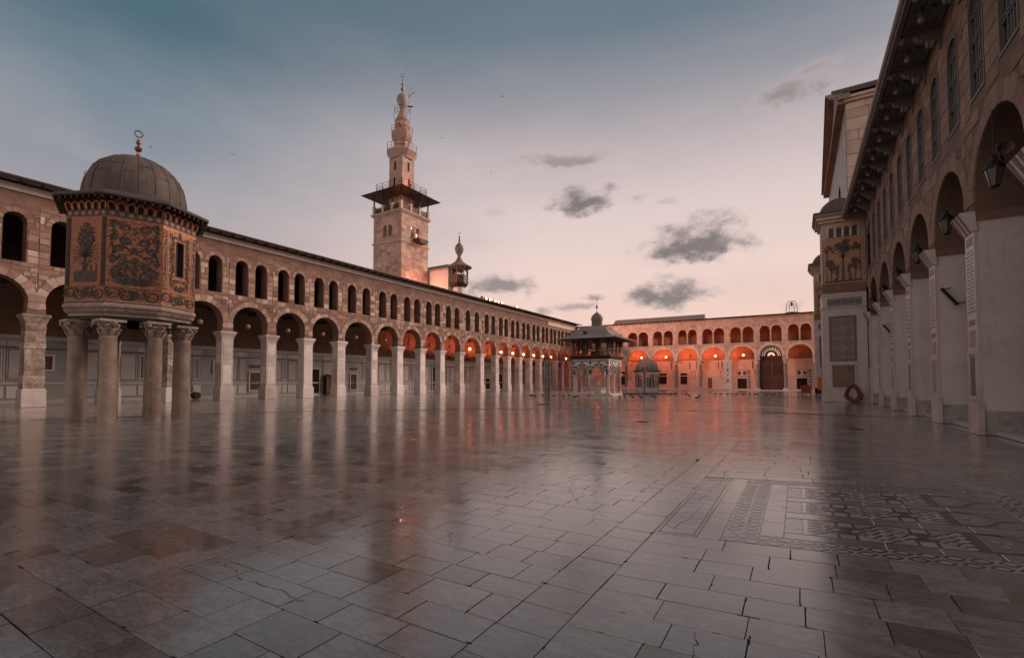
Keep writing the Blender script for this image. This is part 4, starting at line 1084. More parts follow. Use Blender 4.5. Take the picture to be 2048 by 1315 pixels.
# low step, recessed back wall of each bay, dark doors
m = MB(); m.box(.5, 46.5, 0, .13, .35, 2.4, .5, fS); m.build('step', 'marble', sh_)
m = MB(); m.box(.5, 47, 0, 15.2, 2.3, 2.7, .2, fS); m.build('back_wall', 'hall_stone', sh_)
m = MB(); m.box(-6, .5, 0, 15.2, 0, 2, .5, fS); m.build('end_wall', 'hall_stone', sh_)
for i in range(1, len(XP) - 1):
    u0, u1 = XP[i] + .45, XP[i + 1] - .45
    m = MB(); m.box(u0 + .02, u1 - .02, .13, 4.6, 1.95, 2.29, .5, fS); d = m.build('doorway', 'dark_wood', sh_)
    for k in range(4):
        a = u0 + .1 + k * (u1 - u0 - .2) / 4; m = MB(); m.box(a + .05, a + (u1 - u0 - .2) / 4 - .05, .3, 4.4, 1.9, 1.96, random.random(), fS); m.build('door_panel', 'door_wood', d)
    m = MB(); m.box(u0 + .02, u1 - .02, 4.62, 4.85, 1.4, 2.29, .5, fS); m.build('sill_beam', 'dark_wood', sh_)
    m = MB(); m.prism(arch((u0 + u1) / 2, 1.98, 4.85, 7.3, 16), fS, 1.7, 1.78); q = m.build('tympanum', 'hall_stone', sh_)
    if i >= 2 and i < 6:
        for k in range(5):       # courses in the recessed arch
            v = 5.1 + k * .72; w = 1.9 if v < 7.2 else math.sqrt(max(.05, 1.9 ** 2 - (v + .5 - 7.3) ** 2))
            for jx in range(3):
                a = (u0 + u1) / 2 - w + jx * 2 * w / 3; m = MB(); m.box(a + .015, a + 2 * w / 3 - .015, v, v + .68, 1.655, 1.71, random.random(), fS); m.build('block', 'hall_stone', q)
# eaves: soffit, coffers, S-brackets, gutter
m = MB(); m.hexa([(.5, -3.52, 15.12), (46.3, -3.52, 15.12), (46.3, -12, 17.2), (.5, -12, 17.2), (.5, -3.52, 15.3), (46.3, -3.52, 15.3), (46.3, -12, 17.4), (.5, -12, 17.4)]); m.build('roof', 'roof_lead', sh_)
m = MB(); m.box(.5, 46.3, -4.9, -3.6, 15.06, 15.14); m.build('soffit', 'grey_wood', sh_)
m = MB(); m.box(.5, 46.3, -3.66, -3.56, 14.86, 15.2); m.build('fascia', 'grey_wood', sh_)
m = MB(); m.tube([(.5, -3.47, 15.12), (46.3, -3.47, 15.12)], .12, 12); m.build('gutter', 'eave_light', sh_, smooth=True)
m = MB(); m.tube([(.5, -3.53, 14.93), (46.3, -3.53, 14.93)], .055, 8); m.build('gutter_bead', 'grey_wood', sh_, smooth=True)
prof = [(-4.9, 14.22), (-4.82, 14.2), (-4.74, 14.3), (-4.74, 14.45), (-4.66, 14.56), (-4.5, 14.62), (-4.36, 14.58), (-4.2, 14.66), (-4.08, 14.82), (-3.9, 14.86), (-3.74, 14.78), (-3.68, 14.88), (-3.68, 15.06), (-4.9, 15.06)]
bk = None; cf = None
for k in range(17):
    x = 5.75 + k * 2.475
    if bk is None:
        m = MB(); m.prism(prof, lambda u, v, w: (w, u, v), -.13, .13); bk = m.build('bracket', 'grey_wood', sh_); o = bk
        m = MB(); m.tube([(0, -4.7, 14.42), (0, -4.55, 14.5), (0, -4.45, 14.48)], .17, 8); m.tube([(0, -3.85, 14.93), (0, -3.76, 14.84), (0, -3.7, 14.9)], .15, 8); sc_ = m.build('scroll', 'grey_wood', bk, smooth=True)
    else:
        o = bk.copy(); COL.objects.link(o); c = sc_.copy(); COL.objects.link(c); c.parent = o
    o.location = Vector((x, 0, 0)) - Vector(WL[sh_.name])
    if k == 16: break
    xx = x + 1.2375
    if cf is None:
        m = MB(); frame(m, -1.05, 1.05, -4.82, -3.72, .12, lambda u, v, w: (u, v, 15.06 - w), 0, .1)
        for ax in range(4):
            th = R(45 + 90 * ax); pts = [(.1 * math.cos(th) + .34 * t * math.cos(th + t * 1.6), -4.27 + .34 * t * math.sin(th + t * 1.6)) for t in [q / 7 for q in range(8)]]
            m.tube([(a * 1.5, b, 15.0) for a, b in pts], .045, 5)
        m.box(-1.1, 1.1, -4.34, -4.2, 15.0, 15.06); m.box(-.07, .07, -4.8, -3.74, 14.99, 15.055)
        cf = m.build('coffer', 'grey_wood', sh_)
        m = MB(); m.lathe([(.02, 14.62), (.1, 14.68), (.11, 14.76), (.06, 14.84), (.05, 15.0)], 10, (0, -4.1, 0)); pe = m.build('pendant', 'eave_light', cf, smooth=True); o = cf
    else:
        o = cf.copy(); COL.objects.link(o); c = pe.copy(); COL.objects.link(c); c.parent = o
    o.location = Vector((xx, 0, 0)) - Vector(WL[sh_.name])
# lanterns under the arches
def lantern(loc, top, label):
    t = fly('lantern', label, 'lantern', loc, 0, 'lanterns under the prayer hall arches'); t.scale = (.82, .82, 1)
    m = MB(); m.lathe([(.13, -.36), (.27, .12)], 6, cap=False); m.build('glass', 'lamp_glass', t)
    m = MB()
    for k in range(6):
        a = math.pi / 3 * k; m.tube([(.13 * math.cos(a), .13 * math.sin(a), -.36), (.275 * math.cos(a), .275 * math.sin(a), .12)], .018, 4)
    m.lathe([(.1, -.42), (.15, -.38), (.14, -.35)], 6); m.lathe([(.3, .11), (.3, .15), (.2, .26), (.1, .36), (.1, .42), (.03, .5)], 12); m.build('frame', 'iron', t)
    m = MB(); m.tube([(.36 * math.cos(R(a)), 0, .2 + .38 * math.sin(R(a))) for a in range(-30, 211, 20)], .012, 5); m.tube([(0, 0, .5), (0, 0, top)], .012, 5); m.build('hanger', 'iron', t)
for i in range(1, len(XP) - 1):
    uc = (XP[i] + XP[i + 1]) / 2
    if uc > 14: lantern((uc, -4.85, 7.5), 9.32 - 7.5, 'glass lantern hanging in the %s prayer hall arch from the right edge' % ORD[i - 3 if i >= 3 else 0])
# slanting floodlights on two piers
for k, (x, z) in enumerate(((25.1, 5.0), (39.9, 5.1))):
    t = fly('strip_floodlight', ['tilted black strip light on the white second pier', 'tilted black strip light on a far white pier'][k], 'floodlight', (x - .25, -5.15, z))
    m = MB(); m.hexa([(-.18, -.35, -.32), (-.02, -.35, -.32), (-.02, -.27, -.36), (-.18, -.27, -.36), (-.18, .12, .38), (-.02, .12, .38), (-.02, .2, .34), (-.18, .2, .34)]); m.build('housing', 'iron', t)
    m = MB(); m.tube([(-.05, -.25, -.25), (.05, -.45, -.25), (.28, -.6, -.2)], .02, 5); m.tube([(-.05, .12, .3), (.28, -.2, .42)], .018, 5); m.build('arm', 'iron', t)
# round horn loudspeaker in the near arch
t = fly('loudspeaker', 'grey round horn loudspeaker in the nearest prayer hall arch', 'loudspeaker', (18.9, -5.2, 8.3))
m = MB(); m.lathe([(.05, 0), (.08, .2), (.14, .34), (.2, .4), (.19, .42), (.05, .2)], 16); m.v = [(-c, a, b) for a, b, c in m.v]; m.build('horn', 'frame_grey', t, smooth=True)
m = MB(); m.tube([(0, 0, 0), (.7, -.25, .0)], .03); m.build('arm', 'iron', t)
# ---- transept
tr = thing('transept', 'high gabled transept rising behind the right-hand eaves', 'building', (58, -4, 0))
TX0, TX1, TY, TE, TP = 47.0, 70.0, -3.85, 25.0, 31.2
fT = lambda u, v, w: (u, TY - w, v)
xm = (TX0 + TX1) / 2
outer = [(TX0, 0), (TX1, 0), (TX1, TE), (xm, TP), (TX0, TE)]
holes = [arch(xm + d, 2.2, .05, 8.0, 14)[::-1] for d in (-6.2, 0, 6.2)]
holes += [arch(xm + d, 1.4, 14, 19, 12)[::-1] for d in (-4, 0, 4)]
m = MB(); m.panel(outer, holes, fT, 1.0); m.build('front_wall', 'faded_mosaic', tr)
m = MB(); m.box(TX0, TX0 + 1, TY - 36, TY - 1, 0, TE); m.build('west_wall', 'hall_bed', tr)
m = MB(); m.box(TX1 - 1, TX1, TY - 36, TY - 1, 0, TE); m.build('east_wall', 'pale_stone', tr)
m = MB(); m.box(TX0 + 1, TX1 - 1, TY - 2.6, TY - 2.2, 0, TE); m.build('inner_wall', 'dark_wood', tr)
ts = Pieces(); fTW = lambda u, v, w: (TX0 + w, u, v)
v = 12.0
while v < TE - .35:
    h = random.uniform(.75, 1.15); v1 = min(v + h, TE - .3)
    fillrow(ts, [(TY - 16, TY - .02)], v, v1, fTW, (.9, 1.9), (.01, .03), (.2, 1.0), jit=.01, ch=.015, gap=.02); v = v1
ts.finish('stone', 'stonework', 'pale_stone', tr, 300, recalc=False)
m = MB(); m.box(TX0 - .25, TX0 + .6, TY - 36, TY + .1, TE - .28, TE - .05); m.box(TX0 - .4, TX0 + .6, TY - 36, TY + .18, TE - .05, TE + .18); m.build('west_cornice', 'pale_stone', tr)
for d, (xa, xb) in ((1, (TX0 - .5, xm)), (-1, (TX1 + .5, xm))):
    for kk, (o0, o1, yy, mt) in enumerate(((.0, .3, .5, 'hall_stone'), (.3, .5, .75, 'grey_wood'))):
        m = MB(); m.hexa([(xa, TY - .3, TE + o0 - .1), (xb, TY - .3, TP + o0), (xb, TY + yy, TP + o0), (xa, TY + yy, TE + o0 - .1), (xa, TY - .3, TE + o1 - .1), (xb, TY - .3, TP + o1), (xb, TY + yy, TP + o1), (xa, TY + yy, TE + o1 - .1)]); m.build('raking_cornice', mt, tr)
    m = MB(); m.hexa([(xa, TY - 36, TE + .35), (xb, TY - 36, TP + .45), (xb, TY + .2, TP + .45), (xa, TY + .2, TE + .35), (xa, TY - 36, TE + .7), (xb, TY - 36, TP + .8), (xb, TY + .2, TP + .8), (xa, TY + .2, TE + .7)]); m.build('roof', 'roof_lead', tr)
m = MB(); m.box(TX0 - .2, TX1 + .2, TY - .2, TY + .55, TE - .35, TE + .05); m.build('pediment_base', 'hall_stone', tr)
for d in (-3, 0, 3):
    m = MB(); m.prism(arch(xm + d, .7, TE + .7, TE + (2.6 if d == 0 else 1.6), 10), fT, -.02, .1); m.build('gable_window', 'dark_glass', tr)
m = MB(); m.tube([(TX0 - .01, -5.6, 20.0), (TX0 - .7, -5.6, 20.0)], .05); m.box(TX0 - .78, TX0 - .66, -5.66, -5.54, 19.5, 20.4); m.build('wall_bracket', 'iron', tr)
# ---- buttress towers with mosaic panels
def vine(mb, pts, w, f, tone=.5, taper=True, off=-.03): mb.ribbon(pts, w, f, off, tone, taper)
def leafblob(mb, f, cu, cv, ru, rv, n, size, off=-.03):
    for _ in range(n):
        a = random.uniform(0, 2 * math.pi); q = math.sqrt(random.random()); u = cu + ru * q * math.cos(a); v = cv + rv * q * math.sin(a); b = random.uniform(0, math.pi); s = size * random.uniform(.6, 1.3)
        mb.poly([(u + s * math.cos(b), v + s * math.sin(b)), (u - .4 * s * math.sin(b), v + .4 * s * math.cos(b)), (u - s * math.cos(b), v - s * math.sin(b)), (u + .4 * s * math.sin(b), v - .4 * s * math.cos(b))], f, off - random.uniform(0, .01), random.random())
def buttress(x0, label):
    x1 = x0 + 3.0; y0, y1 = -4.88, -1.92
    t = thing('buttress_tower', label, 'tower', ((x0 + x1) / 2, -3.4, 0))
    fw = lambda u, v, w: (x0 + w, -u, v)          # west face, u = distance south
    a, b = 1.92, 4.86
    m = MB(); m.box(x0, x1, y0, y1, 0, 8.85, .6); m.build('lower_block', 'marble', t)
    m = MB(); m.box(x0 - .06, x1 + .06, y0, y1 + .06, 0, 1.05, .5); m.build('plinth', 'marble', t)
    m = MB(); m.box(x0 - .05, x1 + .05, y0, y1 + .05, 7.66, 7.72, .2); m.box(x0 - .05, x1 + .05, y0, y1 + .05, 8.7, 8.85, .7); m.build('string_course', 'marble', t)
    for (u0, u1, v0, v1, mt) in ((2.5, 4.0, 3.5, 6.85, 'pale_mosaic'), (2.5, 4.0, 1.2, 3.0, 'brown_tile'), (2.25, 4.6, 7.8, 8.5, 'pale_mosaic')):
        m = MB(); m.box(u0, u1, v0, v1, -.012, .05, .5, fw); p = m.build('panel', mt, t)
        if v1 < 7.7:
            m = MB(); frame(m, u0 - .16, u1 + .16, v0 - .16, v1 + .16, .16, fw, -.06, .02); m.build('panel_frame', 'marble' if mt == 'brown_tile' else 'brown_tile', p)
        if mt == 'pale_mosaic':
            m = MB(); cu_n = 2 if v1 < 7.5 else 5; cv_n = 4 if v1 < 7.5 else 1
            for i in range(cu_n):
                for jx in range(cv_n):
                    cu = u0 + (u1 - u0) * (i + .5) / cu_n; cv = v0 + (v1 - v0) * (jx + .5) / cv_n; rr = min((u1 - u0) / cu_n, (v1 - v0) / cv_n) * .5
                    for k in range(8):
                        c0 = R(45 * k); c1 = R(45 * k + 135)
                        m.ribbon([(cu + rr * math.cos(c0), cv + rr * math.sin(c0)), (cu + rr * math.cos(c1), cv + rr * math.sin(c1))], .035, fw, -.018, .9)
                        m.ribbon([(cu + rr * math.cos(c0), cv + rr * math.sin(c0)), (cu + rr * 1.25 * math.cos(c0), cv + rr * 1.25 * math.sin(c0))], .03, fw, -.018, .9)
            m.build('star_lattice', 'brown_tile', p, recalc=False)
        else:
            m = MB()
            for i in range(3):
                for jx in range(3):
                    m.box(u0 + .5 * i + .01, u0 + .5 * i + .49, v0 + .6 * jx + .01, v0 + .6 * jx + .59, -.02, .0, random.random(), fw)
            m.build('slab_facing', 'brown_tile', p)
    m = MB(); m.box(x0 + .06, x1 - .06, y0, y1 - .06, 8.85, 14.75, .5); m.build('upper_block', 'pale_stone', t)
    m = MB(); m.box(x0 + .02, x1 - .02, y0, y1 - .02, 8.95, 9.7, .2); m.build('dark_band', 'hall_stone', t)
    m = MB(); m.box(2.15, 4.7, 9.75, 13.45, -.01, .1, .5, fw); m.v = [(x + .06, y, z) for x, y, z in m.v]; p = m.build('mosaic', 'buttress_gold', t)
    fm = lambda u, v, w: (x0 + .06 + w, -u, v)
    m = MB()
    def crown(cu, cv, ru, rv, k, n, size):
        for _ in range(k):
            an = random.uniform(0, 6.28); q = random.uniform(.2, .85)
            leafblob(m, fm, cu + ru * q * math.cos(an), cv + rv * q * math.sin(an), ru * random.uniform(.25, .45), rv * random.uniform(.2, .4), n, size * random.uniform(.8, 1.2))
    u = 3.4
    m.poly([(u - .12, 9.9), (u + .12, 9.9), (u + .07, 11.2), (u + .05, 12.3), (u - .05, 12.3), (u - .07, 11.2)], fm, -.03, .8)
    for (du, dv) in ((-.7, .55), (-.4, .75), (.4, .7), (.72, .6), (-.15, .95), (.2, .9)): vine(m, [(u, 11.75), (u + du * .5, 11.75 + dv * .55), (u + du, 11.75 + dv)], .06, fm)
    crown(u, 12.75, .62, .55, 15, 26, .08); crown(u - .88, 12.5, .33, .42, 8, 18, .07); crown(u + .86, 12.55, .33, .42, 8, 18, .07)
    for u in (2.6, 4.22):
        m.poly([(u - .05, 9.9), (u + .05, 9.9), (u + .03, 11.6), (u - .03, 11.6)], fm, -.03, .8); crown(u, 11.25, .27, .75, 16, 16, .07)
        vine(m, [(u - .34 + .07 * math.sin(k * .9), 9.9 + .2 * k) for k in range(8)], .06, fm); vine(m, [(u + .32 + .07 * math.sin(k * .9), 9.9 + .2 * k) for k in range(8)], .06, fm)
    for u in (3.0, 3.8): crown(u, 10.8, .15, .6, 8, 9, .065); crown(u, 10.05, .22, .14, 4, 8, .06); vine(m, [(u, 9.9), (u + .03, 10.5), (u - .02, 11.2)], .045, fm)
    for u in (2.3, 4.55): crown(u, 11.6, .1, 1.3, 8, 8, .055)
    m.poly(rect(2.2, 4.65, 9.8, 9.92), fm, -.028, .3)
    m.build('trees', 'tree_mosaic', p, recalc=False)
    m = MB()
    for (u0_, u1_) in ((2.02, 2.12), (4.73, 4.83)):
        for k in range(14): m.box(u0_, u1_, 9.75 + k * .265, 9.9 + k * .265, -.01, .05, random.random(), fm)
    m.build('bead_border', 'brown_tile', t)
    # little blind arcade above the picture
    for k in range(5):
        u = 2.4 + k * .52
        m = MB(); m.box(u - .07, u + .07, 13.5, 14.25, -.09, .05, .6, fm); m.build('colonnette', 'marble', t)
        if k < 4:
            m = MB(); m.prism(arch(u + .26, .16, 13.5, 14.1, 8), fm, -.02, .02); m.build('niche', 'tree_mosaic', t)
            rg = Pieces(); ring(rg, u + .26, 14.1, .16, .27, 5, fm, .06, .3, .7); 
            mm = MB(); [mm.add(*q) for q in rg.it]; mm.build('niche_arch', 'gold_mosaic', t, recalc=False)
    for (v0, v1, o, mt) in ((14.75, 15.0, .12, 'pale_stone'), (15.0, 15.25, .3, 'pale_stone'), (15.25, 15.5, .42, 'hall_stone'), (15.5, 15.62, .5, 'roof_lead')):
        m = MB(); m.box(x0 - o, x1 + o, y0, y1 + o, v0, v1, .5); m.build('cornice', mt, t)
    m = MB(); m.lathe([(1.45, 15.6), (1.47, 15.85), (1.4, 16.15), (1.2, 16.55), (.85, 16.88), (.4, 17.08), (.05, 17.14)], 24, ((x0 + x1) / 2, -3.3, 0)); d = m.build('dome', 'dome_lead', t, smooth=True)
    return t
buttress(46.5, 'near mosaic-fronted buttress tower with a small lead dome at right')
buttress(66.0, 'far stone buttress tower with a small lead dome behind the nearer one')
# ------------------------------------------------------------------ the treasury: mosaic octagon on eight columns
TC = (9.25, 25.66); TH = R(250)
ty = thing('treasury', 'octagonal treasury with gold mosaic walls and lead dome on eight columns', 'kiosk', (TC[0], TC[1], 0))
OC = 2.40                                     # circumradius of the walls
PH = TH + R(22.5)
def octl(mb, prof, tone=.5): return mb.lathe([(r / math.cos(R(22.5)), z) for r, z in prof], 8, (TC[0], TC[1], 0), PH, tone)
AP = OC * math.cos(R(22.5))                   # apothem
# columns
capm = None
for k in range(8):
    a = PH + R(45 * k); x, y = TC[0] + 1.97 * math.cos(a), TC[1] + 1.97 * math.sin(a)
    c = bpy.data.objects.new('column', None); c.parent = ty; COL.objects.link(c); c.location = Vector((x, y, 0)) - Vector(WL[ty.name]); WL[c.name] = (x, y, 0)
    rr = random.uniform(.285, .315)
    m = MB(); m.lathe([(rr * 1.04, -.01), (rr * 1.03, .1), (rr, .4), (rr * .985, 1.5), (rr * .93, 3.4), (rr * .97, 3.45), (rr * .97, 3.51), (rr * .9, 3.55)], 28, (x, y, 0), tone=random.random()); m.build('shaft', 'column_stone', c, smooth=True)
    m = MB(); m.lathe([(.27, 3.53), (.29, 3.74), (.33, 3.94), (.44, 4.12)], 14, (x, y, 0)); m.box(x - .44, x + .44, y - .44, y + .44, 4.1, 4.2, .6)
    for row, (z0, z1, r0, r1, n, of) in enumerate(((3.55, 3.82, .29, .42, 8, 0), (3.7, 4.0, .3, .47, 8, .5))):
        for q in range(n):
            b = 2 * math.pi * (q + of) / n; cb, sb = math.cos(b), math.sin(b); w = .1
            P = lambda r, z, s: (x + r * cb - s * sb, y + r * sb + s * cb, z)
            m.add([P(r0, z0, -w), P(r0, z0, w), P(r0 + .06, (z0 + z1) / 2, w * 1.15), P(r0 + .06, (z0 + z1) / 2, -w * 1.15), P(r1 - .03, z1, w * .8), P(r1 - .03, z1, -w * .8), P(r1 + .02, z1 - .06, w * .4), P(r1 + .02, z1 - .06, -w * .4)], [(0, 1, 2, 3), (3, 2, 4, 5), (5, 4, 6, 7)], random.random())
    for q in range(4):
        b = a + R(45 + 90 * q); m.tube([(x + (.36 + .05 * math.cos(t)) * math.cos(b) + .0, y + (.36 + .05 * math.cos(t)) * math.sin(b), 4.0 + .06 * math.sin(t)) for t in (0, 1, 2, 3, 4, 5)], .035, 5)
        m.lathe([(.02, 3.94), (.075, 3.98), (.075, 4.06), (.02, 4.1)], 8, (x + .52 * math.cos(b), y + .52 * math.sin(b), 0))
    m.build('capital', 'column_stone', c, recalc=False)
# architrave and stone cornice
m = MB(); octl(m, [(AP - .34, 4.2), (AP - .22, 4.2), (AP - .22, 4.32), (AP - .14, 4.35), (AP - .14, 4.47), (AP - .04, 4.5), (AP - .04, 4.62), (AP + .06, 4.7), (AP + .06, 4.78), (AP - .02, 4.88), (AP - .4, 4.88)]); m.build('cornice', 'column_stone', ty)
m = MB(); octl(m, [(AP - .6, 4.2), (AP - .2, 4.2), (AP - .2, 4.26), (AP - .6, 4.26)]); m.build('floor_beam', 'dark_wood', ty)
m = MB(); octl(m, [(.1, 4.3), (AP - .05, 4.3), (AP - .05, 4.34), (.1, 4.34)]); m.build('floor', 'dark_wood', ty)
Z0, Z1, Z2, Z3, ZT = 4.9, 5.52, 8.42, 8.68, 9.2
FW = OC * math.sin(R(22.5))                   # half width of a face
def face(k):
    a = TH + R(45 * k); n = Vector((math.cos(a), math.sin(a), 0)); t = Vector((-math.sin(a), math.cos(a), 0)); c = Vector((TC[0], TC[1], 0)) + n * AP
    return lambda u, v, w: tuple(c + t * u - n * w + Vector((0, 0, v)))
def spiral(cu, cv, r, turns, a0, d=1, n=22): return [(cu + r * (1 - .85 * i / n) * math.cos(a0 + d * turns * 2 * math.pi * i / n), cv + r * (1 - .85 * i / n) * math.sin(a0 + d * turns * 2 * math.pi * i / n)) for i in range(n + 1)]
def scrollband(mb, f, u0, u1, cv, h, n):
    for i in range(n):
        cu = u0 + (u1 - u0) * (i + .5) / n; d = 1 if i % 2 else -1
        mb.ribbon(spiral(cu, cv, h * .42, 1.4, R(200), d), .07, f, -.008, random.random(), True)
        leafblob(mb, f, cu, cv, h * .3, h * .25, 12, .045, -.008)
        cb = u0 + (u1 - u0) * i / n
        mb.ribbon([(cb - .1, cv + h * .3), (cb, cv), (cb + .1, cv - h * .3)], .06, f, -.008, random.random(), True)
        leafblob(mb, f, cb, cv + h * .1, .14, h * .35, 18, .06, -.008)
def mirror(mb, pts, w, f, t=True):
    mb.ribbon(pts, w, f, -.008, random.uniform(.2, .8), t); mb.ribbon([(-u, v) for u, v in pts], w, f, -.008, random.uniform(.2, .8), t)
for k in range(8):
    f = face(k); fg = FW - .004
    win = k in (1, 5)
    m = MB(); m.panel(rect(-fg, fg, Z0, ZT), [rect(-.17, .17, 6.35, 7.85)[::-1]] if win else [], f, .25, random.random()); p = m.build('wall', 'gold_mosaic', ty)
    g_ = MB()
    scrollband(g_, f, -FW + .08, FW - .08, (Z0 + Z1) / 2 + .04, Z1 - Z0, 4)
    leafblob(g_, f, 0, (Z0 + Z1) / 2 + .05, .22, .2, 40, .07, -.008)
    g_.poly(rect(-FW + .02, FW - .02, Z1 - .012, Z1 + .012), f, -.007, .3)
    if k in (0, 3, 6, 4):
        # two great S-scrolls over an acanthus base
        mirror(g_, [(.02, 7.0), (.2, 7.12), (.42, 7.32), (.5, 7.5), (.4, 7.66), (.26, 7.82), (.16, 7.98), (.18, 8.14), (.32, 8.24)], .085, f)
        mirror(g_, spiral(.34, 8.06, .2, 1.5, R(90), -1), .06, f); mirror(g_, spiral(.28, 7.45, .19, 1.5, R(20), 1), .06, f)
        mirror(g_, [(.1, 6.95), (.3, 6.86), (.5, 6.9), (.68, 7.05), (.74, 7.25)], .08, f); mirror(g_, spiral(.52, 7.12, .2, 1.5, R(-60), 1), .06, f)
        mirror(g_, [(.72 + .05 * math.sin(i * 1.1), 6.5 + i * .13) for i in range(14)], .085, f, False)
        for i in range(9): mirror(g_, spiral(.72 + (.06 if i % 2 else -.05), 6.6 + i * .2, .085, 1.1, R(90), 1 if i % 2 else -1, 10), .035, f)
        for i in range(-5, 6):
            an = R(90 - i * 14); L = .62 - .03 * abs(i)
            g_.ribbon([(i * .06 + q * L * math.cos(an) + .1 * q * q * (1 if i > 0 else -1), 5.66 + q * L * math.sin(an)) for q in (0, .25, .5, .75, 1)], .1, f, -.008, random.random(), True)
        leafblob(g_, f, 0, 5.78, .55, .13, 90, .07, -.008); leafblob(g_, f, 0, 6.45, .14, .4, 60, .06, -.008)
        for sg in (-1, 1): leafblob(g_, f, sg * .34, 6.4, .14, .2, 45, .06, -.008); leafblob(g_, f, sg * .55, 6.15, .2, .28, 60, .06, -.008); leafblob(g_, f, sg * .6, 7.9, .2, .4, 34, .05, -.008)
        leafblob(g_, f, 0, 7.1, .12, .16, 30, .06, -.008); leafblob(g_, f, 0, 7.9, .08, .3, 22, .05, -.008)
        for (cu, cv) in ((.34, 8.06), (.28, 7.45), (.52, 7.12), (.7, 6.7), (.72, 7.6), (.7, 8.2), (.45, 6.75)):
            for sg in (-1, 1): leafblob(g_, f, sg * cu, cv, .16, .14, 16, .055, -.008)
            mirror(g_, spiral(cu, cv, .15, 1.3, R(random.uniform(0, 360)), random.choice((-1, 1)), 16), .045, f)
        leafblob(g_, f, 0, 6.2, .78, .5, 170, .06, -.008)
        for iu in range(-6, 7):
            for iv in range(18): leafblob(g_, f, iu * .135 + random.uniform(-.03, .03), 5.75 + iv * .148 + random.uniform(-.03, .03), .06, .06, 2, .042, -.007)
    elif win:
        for sg in (-1, 1):
            g_.ribbon([(sg * (.42 + .06 * math.sin(i * .95)), 5.75 + i * .17) for i in range(15)], .06, f, -.008, .4)
            leafblob(g_, f, sg * .42, 6.95, .13, 1.15, 120, .05, -.008)
            for i in range(8): g_.ribbon(spiral(sg * (.42 + (.07 if i % 2 else -.06)), 5.95 + i * .3, .11, 1.2, R(90), 1 if i % 2 else -1, 12), .045, f, -.008, random.random(), True)
            for i in range(22): leafblob(g_, f, sg * .78, 5.65 + i * .12, .06, .05, 4, .055, -.008)
            g_.ribbon([(sg * .66, 5.6), (sg * .66, 8.2)], .018, f, -.008, .2); g_.ribbon([(sg * .9, 5.6), (sg * .9, 8.3)], .018, f, -.008, .2)
        for iv in range(17):
            for sg in (-1, 1):
                for uu in (.3, .42, .55, .74, .84): leafblob(g_, f, sg * uu, 5.68 + iv * .158 + random.uniform(-.03, .03), .05, .06, 2, .042, -.007)
        leafblob(g_, f, 0, 8.05, .5, .08, 50, .06, -.008); leafblob(g_, f, 0, 8.2, .06, .14, 16, .06, -.008); leafblob(g_, f, 0, 5.8, .3, .14, 70, .07, -.008); leafblob(g_, f, 0, 6.12, .3, .08, 30, .06, -.008)
    else:
        # palm tree over little buildings, dark borders
        for sg in (-1, 1):
            g_.poly(rect(sg * .8 - .1, sg * .8 + .1, 5.56, 8.38), f, -.005, .2)
            for i in range(12): leafblob(g_, f, sg * .8, 5.7 + i * .23, .06, .06, 5, .05, -.01)
        g_.poly([(-.05, 5.8), (.05, 5.8), (.04, 6.9), (-.04, 6.9)], f, -.008, .5)
        for i in range(-8, 9):
            an = R(90 - i * 10); L = .62 + .5 * (1 - abs(i) / 8)
            g_.ribbon([(q * L * math.cos(an) * .9, 6.75 + q * L * math.sin(an) - .16 * q * q * abs(i) / 4) for q in (0, .25, .5, .75, 1)], .08, f, -.008, random.random(), True)
        leafblob(g_, f, 0, 7.6, .36, .55, 150, .07, -.008); leafblob(g_, f, 0, 6.5, .3, .2, 30, .06, -.008)
        for i in range(9): u = -.5 + i * .12; h = random.uniform(.25, .75); g_.poly(rect(u, u + .07, 5.75, 5.75 + h), f, -.008, random.random())
        g_.poly(circ(0, 5.72, .5, 14, 0, 1.0)[:8], f, -.009, .8)
    g_.build('mosaic_vines', 'green_mosaic', p, recalc=False)
    # blue band with roundels
    m = MB(); m.poly(rect(-FW + .01, FW - .01, Z2, Z3), f, -.009, .5); b_ = m.build('blue_band', 'blue_mosaic', p, recalc=False)
    for i in range(6):
        u = -FW + .16 + i * (2 * FW - .32) / 5
        m = MB(); m.poly(circ(u, (Z2 + Z3) / 2, .085, 12), f, -.012, .5); m.poly(circ(u, (Z2 + Z3) / 2, .05, 10), f, -.014, .2); m.build('roundel', 'gold_mosaic', b_, recalc=False)
    # carved arcade under the eaves, leaning out
    for i in range(6):
        u = -FW + .165 + i * (2 * FW - .33) / 5
        fo = lambda a, v, w, f=f: f(a * (1 + .12 * max(0, v - Z3) / .5), v, w - .22 * max(0, v - Z3))
        rg = Pieces(); ring(rg, u, Z3 + .2, .085, .15, 7, fo, .04, .3, .8, 0, 180, gap=.004)
        mm = MB(); [mm.add(*q) for q in rg.it]; mm.box(u - .15, u - .09, Z3 + .01, Z3 + .2, -.04, .04, .5, fo); mm.box(u + .09, u + .15, Z3 + .01, Z3 + .2, -.04, .04, .5, fo); mm.poly(rect(u - .16, u + .16, Z3 + .36, Z3 + .42), fo, -.03, .3); mm.build('niche_arch', 'gold_mosaic', p, recalc=False)
        m = MB(); m.poly(arch(u, .085, Z3 + .01, Z3 + .2, 8), fo, -.006, .2); m.build('niche', 'void', p, recalc=False)
    # fringe of little teeth at the foot of the wall
    m = MB()
    for i in range(22):
        u = -FW + .04 + i * (2 * FW - .08) / 22; w_ = (2 * FW - .08) / 22
        m.poly([(u, Z0 + .07), (u + w_, Z0 + .07), (u + w_ / 2, Z0)], f, -.012, random.random())
    m.build('fringe', 'pale_mosaic', p, recalc=False)
    m = MB()
    for i in range(18): u = -FW + .06 + i * (2 * FW - .12) / 18; m.box(u, u + .05, 4.55, 4.64, -.02, .06, random.random(), f)
    m.build('dentils', 'column_stone', ty)
